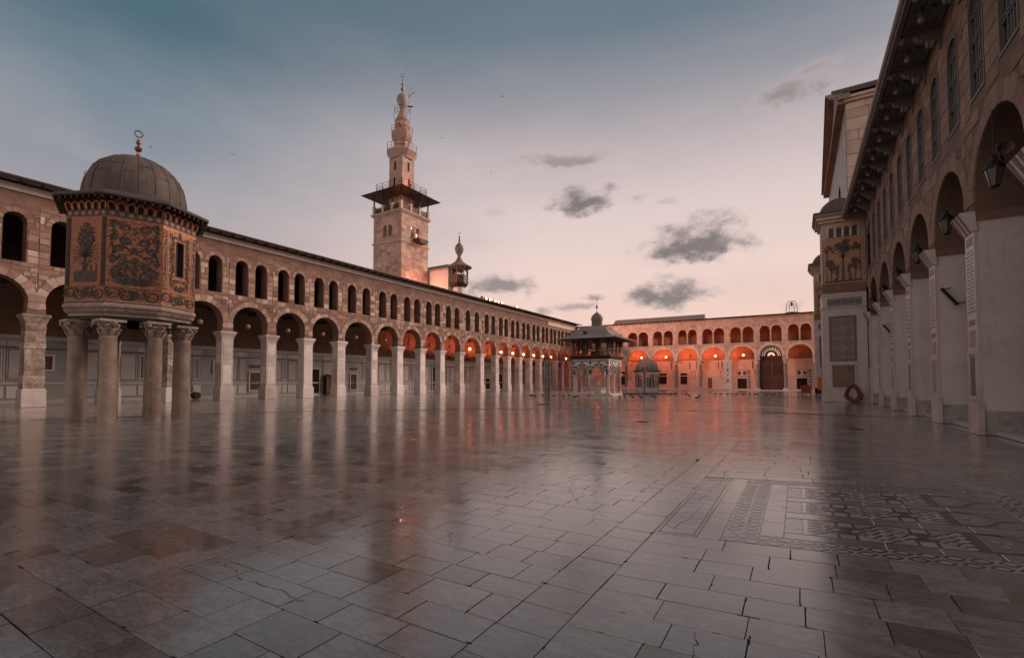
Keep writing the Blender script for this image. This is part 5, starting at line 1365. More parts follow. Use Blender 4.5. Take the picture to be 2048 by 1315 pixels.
    if win:
        m = MB(); m.box(-.17, .17, 6.35, 7.85, .18, .2, .5, f); w_ = m.build('window', 'void', p); m = MB(); frame(m, -.21, .21, 6.31, 7.89, .04, f, -.02, .1); m.build('window_frame', 'dark_wood', w_)
# eaves and dome
m = MB(); octl(m, [(AP - .1, 9.12), (AP + .44, 9.16), (AP + .47, 9.2), (AP + .47, 9.28), (AP + .1, 9.46), (1.9, 9.62), (1.7, 9.66)]); m.build('eaves', 'roof_lead', ty)
for k in range(8):
    f = face(k)
    for i in range(9):
        u = -FW * 1.15 + i * 2.3 * FW / 8; m = MB(); m.box(u - .03, u + .03, 9.03, 9.13, -.42, .0, random.random(), f); m.build('rafter', 'dark_wood', ty)
m = MB(); m.lathe([(1.88, 9.55), (1.9, 9.75), (1.88, 10.1), (1.8, 10.5), (1.63, 10.9), (1.38, 11.27), (1.02, 11.56), (.62, 11.75), (.26, 11.86), (.1, 11.96), (.07, 12.05)], 48, (TC[0], TC[1], 0)); dm = m.build('dome', 'dome_lead', ty, smooth=True)
dprof = [(1.885, 9.66), (1.905, 9.85), (1.885, 10.1), (1.805, 10.5), (1.635, 10.9), (1.385, 11.27), (1.025, 11.56), (.625, 11.75), (.27, 11.86)]
for k in range(20):
    a = 2 * math.pi * k / 20; m = MB(); m.tube([(TC[0] + r * math.cos(a), TC[1] + r * math.sin(a), z) for r, z in dprof], .018, 5); m.build('seam', 'dome_lead', dm)
for k in range(20):
    a = 2 * math.pi * k / 20; r, z = (1.80, 10.62) if k % 2 else (1.6, 11.0); m = MB(); m.tube([(TC[0] + r * math.cos(a + q * math.pi / 30), TC[1] + r * math.sin(a + q * math.pi / 30), z) for q in range(4)], .012, 4); m.build('seam', 'dome_lead', dm)
def finial(mb, c, s, ringplane=0.0):
    x, y, z = c
    mb.lathe([(.07 * s, 0), (.04 * s, .1 * s), (.04 * s, .16 * s), (.12 * s, .24 * s), (.14 * s, .31 * s), (.11 * s, .38 * s), (.04 * s, .44 * s), (.04 * s, .48 * s), (.09 * s, .55 * s), (.1 * s, .6 * s), (.08 * s, .66 * s), (.03 * s, .72 * s), (.03 * s, .84 * s)], 14, c)
    mb.tube([(x + .14 * s * math.sin(t) * math.cos(ringplane), y + .14 * s * math.sin(t) * math.sin(ringplane), z + .98 * s - .14 * s * math.cos(t)) for t in [2 * math.pi * i / 18 for i in range(19)]], .025 * s, 6)
m = MB(); finial(m, (TC[0], TC[1], 11.98), 1.05, R(160)); m.build('finial', 'bronze', ty, smooth=True)
# ------------------------------------------------------------------ minaret behind the left arcade
mn = thing('minaret', 'square stone minaret with wooden gallery and slender bulbous top', 'minaret', (58.05, 57.25, 0))
mc = (58.05, 57.25)
hx = 3.2
mx0, mx1, my0, my1 = mc[0] - hx, mc[0] + hx, mc[1] - hx, mc[1] + hx
faces = {'S': (lambda u, v, w: (mc[0] + u, my0 + w, v)), 'W': (lambda u, v, w: (mx0 + w, mc[1] + u, v)), 'N': (lambda u, v, w: (mc[0] + u, my1 - w, v)), 'E': (lambda u, v, w: (mx1 - w, mc[1] + u, v))}
for kf, f in faces.items():
    e = hx if kf in 'SN' else hx - .801
    hol = [arch(d, .42, 25.5, 27.0, 10)[::-1] for d in (-.6, .6)]
    m = MB(); m.panel(rect(-e, e, 0, 29.3), hol, f, .8, .5); m.build('wall', 'minaret_stone', mn)
    # blocks that show, twin-arch surround
    if kf in 'SW':
        rg = Pieces(); ring(rg, 0, 27.0, 1.18, 1.38, 11, f, .05, .5, .9); 
        for it in rg.it: MB().add(*it).build('arch_stone', 'pale_stone', mn, recalc=False)
        for d in (-.6, .6):
            rg = Pieces(); ring(rg, d, 27.0, .42, .55, 7, f, .04, .5, .9); mm = MB(); [mm.add(*q) for q in rg.it]; mm.build('window_arch', 'pale_stone', mn, recalc=False)
        m = MB(); m.lathe([(.16, 25.5), (.12, 25.6), (.1, 26.9), (.2, 27.05)], 8, f(0, 0, .2)); m.build('window_column', 'marble', mn, smooth=True)
        m = MB(); m.box(-1.0, 1.0, 25.5, 26.1, .3, .36, .5, f) if kf == 'W' else m.box(-1.1, 1.1, 25.42, 25.5, -.2, .1, .5, f); m.build('parapet' if kf == 'W' else 'sill', 'grey_wood', mn)
        bl = Pieces(); v = 15.2
        while v < 29:
            h = random.uniform(.55, .8); v1 = v + h
            if not (24.4 < v1 and v < 24.9) and not (25 < v1 and v < 28.6): fillrow(bl, [(-e + .02, e - .02)], v, min(v1, 29.2), f, (.7, 1.6), (.006, .02), (.2, 1), jit=.008, ch=.012, gap=.02)
            elif 25 < v1 and v < 28.6 and not (24.4 < v1 and v < 24.9): fillrow(bl, [(-e + .02, -1.45), (1.45, e - .02)], v, v1, f, (.7, 1.6), (.006, .02), (.2, 1), jit=.008, ch=.012, gap=.02)
            v = v1
        bl.finish('stone', 'stonework', 'minaret_stone', mn, 150, recalc=False)
m = MB(); m.box(mx0 + .8, mx1 - .8, my0 + .8, my1 - .8, 25.2, 25.4); m.build('belfry_floor', 'dark_wood', mn)
def sq(mb, h, z0, z1, t=.5): return mb.box(mc[0] - h, mc[0] + h, mc[1] - h, mc[1] + h, z0, z1, t)
m = MB(); sq(m, hx + .18, 24.55, 24.75); sq(m, hx + .1, 24.4, 24.55); m.build('string_course', 'pale_stone', mn)
m = MB(); sq(m, hx + .12, 29.1, 29.3); sq(m, hx + .3, 29.3, 29.45); sq(m, hx + .38, 29.45, 29.6); m.build('gallery_floor', 'pale_stone', mn)
# projecting dark balcony on the court side
m = MB(); m.prism([(-.5, 25.35), (1.9, 25.35), (1.5, 24.7), (-.1, 24.7)], lambda u, v, w: (mc[0] + u, my0 - w, v), 0, 1.3); m.build('hanging_balcony', 'dark_wood', mn)
glow('belfry_light', (1.0, .62, .45), 3.0)
for dx_ in (-.62, .65):
    m = MB(); m.lathe([(.05, 26.0), (.2, 26.15), (.2, 26.4), (.05, 26.55)], 8, (mc[0] + dx_, my0 + .5, 0.0 if dx_ > 0 else .9)); m.build('belfry_lamp', 'belfry_light', mn)
# gallery: balustrade posts with rail panels, wooden posts, flaring roof
for kf, f in faces.items():
    for i in range(4):
        u = -hx + i * hx * 2 / 3
        if kf in 'WE' and i in (0, 3): continue
        m = MB(); m.box(u - .2, u + .2, 29.6, 30.85, -.1, .3, .6, f); m.box(u - .25, u + .25, 30.85, 30.97, -.15, .35, .6, f); m.build('baluster_post', 'pale_stone', mn)
        m = MB(); m.box(u - .09, u + .09, 30.97, 33.0, .0, .18, .5, f); m.build('roof_post', 'dark_wood', mn)
    for i in range(3):
        u = -hx + i * hx * 2 / 3
        m = MB(); m.box(u + .22, u + hx * 2 / 3 - .22, 29.7, 30.55, .05, .12, .5, f); m.box(u + .22, u + hx * 2 / 3 - .22, 30.62, 30.7, .04, .14, .5, f); m.build('rail_panel', 'dark_wood', mn)
co = hx + 1.5
m = MB()
m.hexa([(mc[0] - co, mc[1] - co, 32.75), (mc[0] + co, mc[1] - co, 32.75), (mc[0] + co, mc[1] + co, 32.75), (mc[0] - co, mc[1] + co, 32.75), (mc[0] - 2.2, mc[1] - 2.2, 33.75), (mc[0] + 2.2, mc[1] - 2.2, 33.75), (mc[0] + 2.2, mc[1] + 2.2, 33.75), (mc[0] - 2.2, mc[1] + 2.2, 33.75)])
m.build('canopy', 'dark_wood', mn)
m = MB(); m.hexa([(mc[0] - co - .05, mc[1] - co - .05, 32.78), (mc[0] + co + .05, mc[1] - co - .05, 32.78), (mc[0] + co + .05, mc[1] + co + .05, 32.78), (mc[0] - co - .05, mc[1] + co + .05, 32.78), (mc[0] - 2.6, mc[1] - 2.6, 33.98), (mc[0] + 2.6, mc[1] - 2.6, 33.98), (mc[0] + 2.6, mc[1] + 2.6, 33.98), (mc[0] - 2.6, mc[1] + 2.6, 33.98)]); m.build('canopy_roof', 'roof_lead', mn)
for kf, f in faces.items():
    for i in range(9):
        u = -hx - 1.1 + i * (2 * hx + 2.2) / 8; m = MB(); m.tube([f(u * .7, 33.2, .6), f(u, 32.74, -1.4)], .07, 4); m.build('rafter', 'dark_wood', mn)
# upper railing
rh = hx - .25
m = MB()
for z in (34.05, 34.4, 34.85):
    for f in faces.values(): m.tube([f(-rh, z, .25), f(rh, z, .25)], .035, 4)
for f in faces.values():
    for i in range(5): u = -rh + i * rh * 2 / 4; m.tube([f(u, 33.4, .25), f(u, 34.87, .25)], .04, 4)
m.build('upper_railing', 'iron', mn)
# upper shaft: square with clipped corners
def clip(mb, h, c, z0, z1, tone=.5, h1=None):
    h1 = h1 or h; q = [(h, -h + c), (h, h - c), (h - c, h), (-h + c, h), (-h, h - c), (-h, -h + c), (-h + c, -h), (h - c, -h)]
    return mb.add([(mc[0] + a, mc[1] + b, z0) for a, b in q] + [(mc[0] + a * h1 / h, mc[1] + b * h1 / h, z1) for a, b in q], [tuple(range(8))[::-1], tuple(range(8, 16))] + [(i, (i + 1) % 8, (i + 1) % 8 + 8, i + 8) for i in range(8)], tone)
m = MB(); clip(m, 1.52, .12, 29.6, 39.7); m.build('upper_shaft', 'minaret_stone', mn)
for (f, nm) in ((lambda u, v, w: (mc[0] + u, mc[1] - 1.52 + w, v), 'S'), (lambda u, v, w: (mc[0] - 1.52 + w, mc[1] + u, v), 'W')):
    for (u, v0) in ((0, 37.3), (.15, 34.6)):
        m = MB(); m.prism(arch(u, .24, v0, v0 + 1.3, 8), f, -.012, .05); w_ = m.build('slit_window', 'void', mn)
        m = MB(); m.panel(arch(u, .36, v0 - .05, v0 + 1.3, 8), [arch(u, .24, v0, v0 + 1.3, 8)[::-1]], f, .1); m.v = [(x, y, z) for x, y, z in m.v]; m.v = [((x - .05 if nm == 'W' else x), (y - .05 if nm == 'S' else y), z) for x, y, z in m.v]; m.build('surround', 'pale_stone', w_)
o8 = R(22.5)
m = MB(); m.lathe([(1.9, 39.5), (2.05, 39.8), (2.3, 40.1), (2.55, 40.4), (2.7, 40.55), (2.7, 40.8)], 8, (mc[0], mc[1], 0), o8); m.build('balcony', 'pale_stone', mn)
def rail8(r, z0, z1):
    m = MB(); P = [(mc[0] + r * math.cos(o8 + R(45 * k)), mc[1] + r * math.sin(o8 + R(45 * k))) for k in range(9)]
    for z in (z0 + .45 * (z1 - z0), z1): m.tube([(x, y, z) for x, y in P], .03, 4)
    for k in range(8):
        for q in (0, .5): m.tube([(P[k][0] + (P[k + 1][0] - P[k][0]) * q, P[k][1] + (P[k + 1][1] - P[k][1]) * q, z) for z in (z0, z1 + (.05 if q == 0 else 0))], .035, 4)
    m.build('railing', 'iron', mn)
rail8(2.6, 40.8, 41.85)
m = MB(); m.lathe([(1.32, 40.8), (1.32, 42.6), (1.45, 42.7), (1.72, 43.1), (1.9, 43.6), (1.92, 44.15)], 8, (mc[0], mc[1], 0), o8); m.build('second_stage', 'minaret_stone', mn)
for k in range(8):
    a = R(45 * k); m = MB(); m.lathe([(.12, 40.8), (.09, 41.0), (.09, 42.2), (.16, 42.5)], 8, (mc[0] + 1.32 * math.cos(a + o8), mc[1] + 1.32 * math.sin(a + o8), 0)); m.build('colonnette', 'pale_stone', mn)
rail8(1.86, 44.15, 45.0)
m = MB(); m.lathe([(1.22, 44.15), (1.22, 46.0), (1.32, 46.05), (1.32, 46.25), (1.18, 46.3), (1.18, 46.45)], 8, (mc[0], mc[1], 0), o8); m.lathe([(1.26, 45.2), (1.3, 45.25), (1.3, 45.4), (1.26, 45.45)], 8, (mc[0], mc[1], 0), o8); m.build('third_stage', 'minaret_stone', mn)
m = MB(); m.lathe([(1.2, 46.4), (.95, 46.75), (.66, 47.4), (.46, 48.1), (.38, 48.5), (.46, 48.6), (.4, 48.72), (.52, 48.95), (.78, 49.5), (.92, 50.05), (.9, 50.5), (.72, 50.9), (.4, 51.15), (.1, 51.35), (.06, 51.6)], 20, (mc[0], mc[1], 0)); m.build('bulb', 'column_stone', mn, smooth=True)
m = MB(); m.lathe([(.05, 51.3), (.06, 51.7), (.26, 51.85), (.29, 52.05), (.24, 52.25), (.06, 52.38), (.06, 52.6), (.19, 52.72), (.21, 52.86), (.17, 53.0), (.05, 53.1), (.05, 53.4), (.12, 53.5), (.12, 53.6), (.04, 53.7), (.04, 54.2)], 12, (mc[0], mc[1], 0))
m.tube([(mc[0] + .3 * math.sin(t) * math.cos(R(-48)), mc[1] + .3 * math.sin(t) * math.sin(R(-48)), 54.5 - .34 * math.cos(t)) for t in [2 * math.pi * i / 14 for i in range(15)]], .045, 5); m.tube([(mc[0], mc[1], 54.8), (mc[0], mc[1], 55.4)], .025, 4); m.build('finial', 'bronze', mn, smooth=True)
# wire hoops and aerials round the neck
m = MB()
m.tube([(mc[0] + 1.25 * math.cos(t), mc[1] + 1.25 * math.sin(t), 48.6) for t in [2 * math.pi * i / 16 for i in range(17)]], .03, 4)
m.tube([(mc[0] + 1.25 * math.cos(t), mc[1] + 1.25 * math.sin(t), 48.1) for t in [2 * math.pi * i / 16 for i in range(17)]], .025, 4)
for k in range(6):
    a = R(60 * k + 10); m.tube([(mc[0] + r * math.cos(a), mc[1] + r * math.sin(a), z) for r, z in ((1.15, 46.4), (1.4, 47.0), (1.3, 48.6), (1.5, 49.2), (1.9, 49.3))], .025, 4)
a = R(-45); m.tube([(mc[0] + r * math.cos(a), mc[1] + r * math.sin(a), z) for r, z in ((.8, 48.9), (1.2, 50.2), (1.1, 51.4), (1.6, 52.6), (1.8, 52.4))], .03, 4); m.tube([(mc[0] + r * math.cos(a), mc[1] + r * math.sin(a), z) for r, z in ((.7, 50.6), (2.1, 51.9))], .04, 4)
for q in range(4): m.lathe([(.03, 0), (.14, .08), (.14, .2), (.03, .28)], 6, (mc[0] + (1.0 + .22 * q) * math.cos(a), mc[1] + (1.0 + .22 * q) * math.sin(a), 49.0 + .05 * (q % 2)))
m.build('wire_hoops', 'iron', mn)
# floodlamps at the foot and gallery light
def flood(label, loc, power, col, size=.25):
    t = fly('floodlamp', label, 'floodlight', loc, 0)
    m = MB(); m.box(-.2, .2, -.15, .15, -.55, -.25); m.tube([(0, 0, -.55), (0, 0, -.95)], .03); m.build('housing', 'iron', t)
    l = bpy.data.lights.new('floodlamp_light', 'POINT'); l.energy = power; l.color = col; l.shadow_soft_size = size
    lo = bpy.data.objects.new('floodlamp_light', l); lo.parent = t; COL.objects.link(lo)
flood('floodlamp on the roof lighting the minaret foot', (47.5, 46.4, 16.2), 800, (1, .4, .26))
flood('floodlamp on the roof lighting the white turret wall', (57.6, 52.8, 16.3), 1500, (1, .4, .24))
flood('lamp inside the wooden minaret gallery', (mc[0] - 2.2, mc[1] - 2.2, 30.7), 70, (1, .34, .16))
flood('lamp on the upper minaret balcony', (mc[0] - 1.6, mc[1] - 1.2, 45.2), 12, (1, .3, .12), .1)
flood('lamp behind the upper minaret railing', (mc[0] - .4, mc[1] - 2.4, 35.0), 60, (1, .32, .14), .1)
# ------------------------------------------------------------------ white stair turret with wooden lantern kiosk
lh = thing('stair_turret', 'small floodlit white house with an octagonal wooden kiosk beside the minaret', 'turret', (63, 52, 15))
m = MB(); m.box(62.0, 65.4, 50.2, 58.2, 14.8, 21.0, .7); m.build('wall', 'whitewash', lh)
m = MB(); m.box(61.96, 62.02, 56.9, 57.8, 15.0, 20.2); m.build('door', 'dark_wood', lh)
m = MB(); m.hexa([(61.4, 49.8, 20.95), (66.0, 49.8, 20.95), (66.0, 58.9, 20.95), (61.4, 58.9, 20.95), (62.6, 50.6, 21.75), (64.8, 50.6, 21.75), (64.8, 57.4, 21.75), (62.6, 57.4, 21.75)]); m.build('roof', 'lead', lh)
m = MB(); m.box(61.6, 65.8, 50.0, 58.6, 20.8, 20.95); m.build('eave_board', 'eave_light', lh)
kc = (63.1, 48.7)
m = MB(); m.lathe([(1.0, 14.9), (1.0, 17.6)], 8, (kc[0], kc[1], 0), o8); m.build('stem', 'whitewash', lh)
m = MB(); m.lathe([(.95, 17.5), (1.5, 17.95), (1.58, 18.1), (1.58, 18.3)], 8, (kc[0], kc[1], 0), o8); m.build('kiosk_floor', 'dark_wood', lh)
for k in range(8):
    a = o8 + R(45 * k); b = o8 + R(45 * (k + 1)); x, y = kc[0] + 1.5 * math.cos(a), kc[1] + 1.5 * math.sin(a); x2, y2 = kc[0] + 1.5 * math.cos(b), kc[1] + 1.5 * math.sin(b)
    m = MB(); m.tube([(x, y, 18.3), (x, y, 21.0)], .1, 6); m.build('post', 'grey_wood', lh)
    m = MB(); m.hexa([(x, y, 18.3), (x2, y2, 18.3), (x2 * .98 + kc[0] * .02, y2 * .98 + kc[1] * .02, 18.3), (x * .98 + kc[0] * .02, y * .98 + kc[1] * .02, 18.3), (x, y, 19.6), (x2, y2, 19.6), (x2 * .98 + kc[0] * .02, y2 * .98 + kc[1] * .02, 19.6), (x * .98 + kc[0] * .02, y * .98 + kc[1] * .02, 19.6)]); m.build('rail_panel', 'door_wood', lh)
    m = MB(); m.tube([((x + x2) / 2, (y + y2) / 2, 21.0), (x, y, 20.4)], .06, 4); m.tube([((x + x2) / 2, (y + y2) / 2, 21.0), (x2, y2, 20.4)], .06, 4); m.build('brace', 'grey_wood', lh)
m = MB(); m.lathe([(2.15, 20.95), (2.2, 21.05), (1.4, 21.5), (.7, 22.0), (.35, 22.6), (.28, 22.95), (.36, 23.15), (.66, 23.7), (.78, 24.2), (.64, 24.7), (.36, 25.05), (.16, 25.3), (.14, 25.45)], 16, (kc[0], kc[1], 0)); m.build('kiosk_roof', 'lead', lh, smooth=True)
m = MB(); m.lathe([(.05, 25.4), (.2, 25.7), (.05, 25.95), (.18, 26.2), (.04, 26.4), (.04, 26.7)], 10, (kc[0], kc[1], 0)); m.tube([(kc[0] + .2 * math.sin(t), kc[1], 26.9 - .2 * math.cos(t)) for t in [2 * math.pi * i / 12 for i in range(13)]], .03, 4); m.build('finial', 'bronze', lh, smooth=True)
# ------------------------------------------------------------------ ablution pavilion in the court
pc = (55.35, 21.15); ph = 2.3
pv = thing('pavilion', 'two-storey ablution pavilion with striped arches and a wooden upper gallery', 'pavilion', (pc[0], pc[1], 0))
m = MB(); m.box(pc[0] - ph - .7, pc[0] + ph + .7, pc[1] - ph - .7, pc[1] + ph + .7, 0, .12); m.box(pc[0] - ph - .35, pc[0] + ph + .35, pc[1] - ph - .35, pc[1] + ph + .35, .12, .26); m.build('platform', 'marble', pv)
pf = {'W': (lambda u, v, w: (pc[0] - ph + w, pc[1] + u, v)), 'S': (lambda u, v, w: (pc[0] + u, pc[1] - ph + w, v)), 'E': (lambda u, v, w: (pc[0] + ph - w, pc[1] + u, v)), 'N': (lambda u, v, w: (pc[0] + u, pc[1] + ph - w, v))}
for kf, f in pf.items():
    e = ph if kf in 'WE' else ph - .351
    hol = [parch(d, .82, 2.55, 2.75, .85) for d in (-1.08, 1.08)]
    outer = [(-e, 2.55)] + hol[0] + hol[1] + [(e, 2.55), (e, 4.2), (-e, 4.2)]
    m = MB(); m.panel(outer, [], f, .35, .7); m.build('arch_wall', 'white_stone', pv)
    ps = Pieces()
    for d in (-1.08, 1.08): ring(ps, d, 2.72, .84, 1.02, 11, f, .025, 0, 1, 0, 180, gap=.01, alt=(0, 1))
    for k, (vs, fs, t_) in enumerate(ps.it): MB().add(vs, fs, .5).build('voussoir', 'basalt' if t_ < .5 else 'white_stone', pv, recalc=False)
    for d in (-1.08, 1.08):
        m = MB(); m.tube([f(d + 1.05 * math.cos(R(a)), 2.72 + 1.05 * math.sin(R(a)) * 1.02, -.03) for a in range(0, 181, 12)], .035, 4); m.tube([f(d + .1 * math.cos(R(a)), 3.93 + .1 * math.sin(R(a)), -.03) for a in range(0, 361, 40)], .03, 4); m.build('arch_moulding', 'basalt', pv)
    for i, v in enumerate((2.56, 2.96, 3.36, 3.78)):
        for (a, b) in ((-e, -e + .38), (-.16, .16), (e - .38, e)):
            m = MB(); m.box(a - .001, b + .001, v, v + .2, -.02, .05, random.random(), f); m.build('dark_course', 'basalt', pv)
    m = MB(); m.box(-.07, .07, 3.98, 4.2, -.018, .05, .5, f); m.box(-e, e, 4.08, 4.2, -.022, .05, .5, f); m.build('dark_course', 'basalt', pv)
for sx in (-1, 0, 1):
    for sy in (-1, 0, 1):
        if sx == 0 and sy == 0: continue
        x, y = pc[0] + sx * (ph - .2), pc[1] + sy * (ph - .2); r = .2 if sx and sy else .13
        c = bpy.data.objects.new('column', None); c.parent = pv; COL.objects.link(c); c.location = Vector((x, y, 0)) - Vector(WL[pv.name]); WL[c.name] = (x, y, 0)
        m = MB(); m.lathe([(r * 1.5, .26), (r * 1.5, .38), (r * 1.2, .46)], 12, (x, y, 0)); m.build('base', 'marble', c)
        m = MB(); m.lathe([(r * 1.1, .46), (r, .6), (r * .95, 2.2)], 14, (x, y, 0), tone=random.random()); m.build('shaft', 'column_stone' if sx > 0 else 'marble', c, smooth=True)
        m = MB(); m.lathe([(r * .95, 2.2), (r * 1.2, 2.28), (r * 1.05, 2.34), (r * 1.7, 2.52)], 10, (x, y, 0)); m.box(x - r * 1.7, x + r * 1.7, y - r * 1.7, y + r * 1.7, 2.5, 2.56); m.build('capital', 'marble', c)
m = MB(); m.box(pc[0] - ph - .03, pc[0] + ph + .03, pc[1] - ph - .03, pc[1] + ph + .03, 4.2, 4.34, .8); m.build('pale_course', 'warm_plaster', pv)
m = MB(); m.frustum(pc[0], pc[1], 4.34, ph + .05, ph + .05, 4.7, ph + .28, ph + .28); m.box(pc[0] - ph - .32, pc[0] + ph + .32, pc[1] - ph - .32, pc[1] + ph + .32, 4.7, 4.8); m.build('cornice', 'dark_wood', pv)
for kf, f in pf.items():
    for i in range(4):
        u = -ph + .1 + i * (2 * ph - .2) / 3
        if kf in 'SN' and i in (0, 3): continue
        m = MB(); m.box(u - .08, u + .08, 4.8, 6.95, .02, .18, .5, f); p = m.build('post', 'dark_wood', pv)
        m = MB(); m.tube([f(u, 6.2, .1), f(u - .45, 6.85, .1)], .045, 4); m.tube([f(u, 6.2, .1), f(u + .45, 6.85, .1)], .045, 4); m.tube([f(u, 6.2, .1), f(u, 6.9, -.8)], .045, 4); m.build('brace', 'dark_wood', p)
    for z in (4.95, 5.55):
        m = MB(); m.box(-ph, ph, z, z + .08, .05, .13, .5, f); m.build('rail', 'dark_wood', pv)
    for i in range(0 if kf in 'EN' else 17):
        u = -ph + .1 + i * (2 * ph - .2) / 16; m = MB(); m.box(u - .03, u + .03, 5.0, 5.55, .07, .11, .5, f); m.build('baluster', 'dark_wood', pv)
m = MB(); m.box(pc[0] - .9, pc[0] + .7, pc[1] - .6, pc[1] + .5, 4.8, 5.35); m.build('chest', 'rust', pv)
m = MB()
pr = [(3.75, 6.78), (3.75, 6.86), (3.1, 7.02), (2.55, 7.3), (2.0, 7.85), (1.55, 8.25), (1.2, 8.42), (.8, 8.46)]
m.lathe([(a * math.sqrt(2), z) for a, z in pr], 4, (pc[0], pc[1], 0), R(45)); rf = m.build('roof', 'pavilion_lead', pv)
for a, b in ((-1, 0), (1, 0), (0, -1), (0, 1)):
    for q in (-.66, -.33, 0, .33, .66):
        m = MB(); m.tube([(pc[0] + (a * r if a else q * r), pc[1] + (b * r if b else q * r), z + .01) for r, z in pr[1:]], .025, 4); m.build('seam', 'pavilion_lead', rf)
m = MB(); m.box(pc[0] - 2.5, pc[0] - 2.1, pc[1] + .4, pc[1] + .8, 7.2, 7.75); m.build('roof_vent', 'iron', rf)
m = MB(); m.box(pc[0] - 3.6, pc[0] + 3.6, pc[1] - 3.6, pc[1] + 3.6, 6.7, 6.78); m.build('soffit', 'dark_wood', pv)
m = MB(); m.lathe([(.66, 8.42), (.66, 8.85), (.72, 8.88), (.7, 8.95), (.6, 9.0), (.62, 9.05), (.72, 9.3), (.74, 9.5), (.66, 9.75), (.48, 9.98), (.24, 10.18), (.06, 10.32)], 20, (pc[0], pc[1], 0)); m.build('onion_dome', 'lead', pv, smooth=True)
m = MB(); m.lathe([(.05, 10.28), (.03, 10.75), (.13, 10.85), (.15, 10.95), (.12, 11.05), (.03, 11.15), (.06, 11.3), (.02, 11.4), (.02, 11.75)], 10, (pc[0], pc[1], 0)); m.tube([(pc[0], pc[1] + .1 * math.sin(t), 11.85 - .1 * math.cos(t)) for t in [2 * math.pi * i / 10 for i in range(11)]], .018, 4); m.build('finial', 'bronze', pv, smooth=True)
ft = thing('fountain', 'low octagonal marble fountain basin inside the ablution pavilion', 'fountain', (pc[0], pc[1], .26))
m = MB(); m.lathe([(1.1, .26), (1.15, .4), (1.05, .5), (1.1, .8), (1.22, .9), (1.1, .95), (.9, .6)], 8, (pc[0], pc[1], 0)); m.build('basin', 'marble', ft)
m = MB(); m.lathe([(.25, .5), (.18, .8), (.3, 1.2), (.42, 1.35), (.2, 1.5), (.12, 1.75), (.18, 1.85), (.05, 2.0)], 12, (pc[0], pc[1], 0)); m.build('spout', 'marble', ft, smooth=True)
# ------------------------------------------------------------------ small domed kiosk
kc = (88.0, 23.9)
kd = thing('domed_kiosk', 'small open kiosk with a lead dome in front of the far arcade', 'kiosk', (kc[0], kc[1], 0))
m = MB(); m.lathe([(2.5, 0), (2.5, .15), (2.3, .15), (2.3, .3)], 8, (kc[0], kc[1], 0), o8); m.build('platform', 'marble', kd)
for k in range(8):
    a = o8 + R(45 * k); x, y = kc[0] + 2.0 * math.cos(a), kc[1] + 2.0 * math.sin(a)
    c = bpy.data.objects.new('column', None); c.parent = kd; COL.objects.link(c); c.location = Vector((x, y, 0)) - Vector(WL[kd.name]); WL[c.name] = (x, y, 0)
    m = MB(); m.lathe([(.28, .3), (.28, .6), (.2, .65)], 8, (x, y, 0)); m.build('base', 'marble', c)
    m = MB(); m.lathe([(.16, .65), (.14, 2.75)], 10, (x, y, 0)); m.build('shaft', 'grey_column', c, smooth=True)
    m = MB(); m.lathe([(.14, 2.75), (.26, 3.0)], 8, (x, y, 0)); m.build('capital', 'marble', c)
m = MB(); m.lathe([(1.75, 3.0), (2.2, 3.0), (2.2, 3.5), (1.75, 3.5)], 8, (kc[0], kc[1], 0), o8); m.build('architrave', 'white_stone', kd)
m = MB(); m.lathe([(2.2, 3.5), (2.6, 3.55), (2.62, 3.68), (2.1, 3.85), (1.9, 3.85)], 8, (kc[0], kc[1], 0), o8); m.build('eaves', 'roof_lead', kd)
m = MB(); m.lathe([(1.98, 3.8), (2.0, 4.1), (1.9, 4.6), (1.65, 5.1), (1.25, 5.55), (.75, 5.88), (.3, 6.05), (.05, 6.2)], 28, (kc[0], kc[1], 0)); m.build('dome', 'lead', kd, smooth=True)
m = MB(); m.lathe([(.7, .3), (.75, 1.6), (.6, 2.4), (.1, 2.5)], 8, (kc[0], kc[1], 0)); m.build('inner_screen', 'frame_grey', kd)
# ------------------------------------------------------------------ two antique columns with openwork bronze heads
def lightcol(x, y, label, s=1.0):
    t = thing('bronze_topped_column', label, 'column', (x, y, 0), 'antique columns in the court')
    m = MB(); m.lathe([(.27, -.01), (.26, .05), (.255, 1.9), (.27, 1.92), (.27, 1.98), (.25, 2.0), (.24, 3.2), (.27, 3.24), (.27, 3.32), (.2, 3.36)], 18, (x, y, 0)); m.build('shaft', 'grey_column', t, smooth=True)
    m = MB()
    for k in range(6):
        a = R(60 * k); m.tube([(x + r * math.cos(a), y + r * math.sin(a), z) for r, z in ((.12, 3.3), (.3, 3.45), (.36, 3.62), (.28, 3.8), (.1, 3.9))], .025, 5)
        m.tube([(x + .33 * math.cos(a + .12 * math.sin(q)) , y + .33 * math.sin(a + .5 * math.sin(q)), 3.62 + .13 * math.cos(q)) for q in [2 * math.pi * i / 10 for i in range(11)]], .02, 4)
    m.lathe([(.08, 3.88), (.12, 3.95), (.03, 4.08)], 8, (x, y, 0)); m.lathe([(.2, 3.34), (.16, 3.38), (.13, 3.38)], 12, (x, y, 0)); m.build('openwork_head', 'bronze', t)
lightcol(37.6, 19.07, 'nearer dark column with an openwork bronze head left of the pavilion')
lightcol(69.5, 19.18, 'farther thin dark column with a bronze head in front of the small domed kiosk')
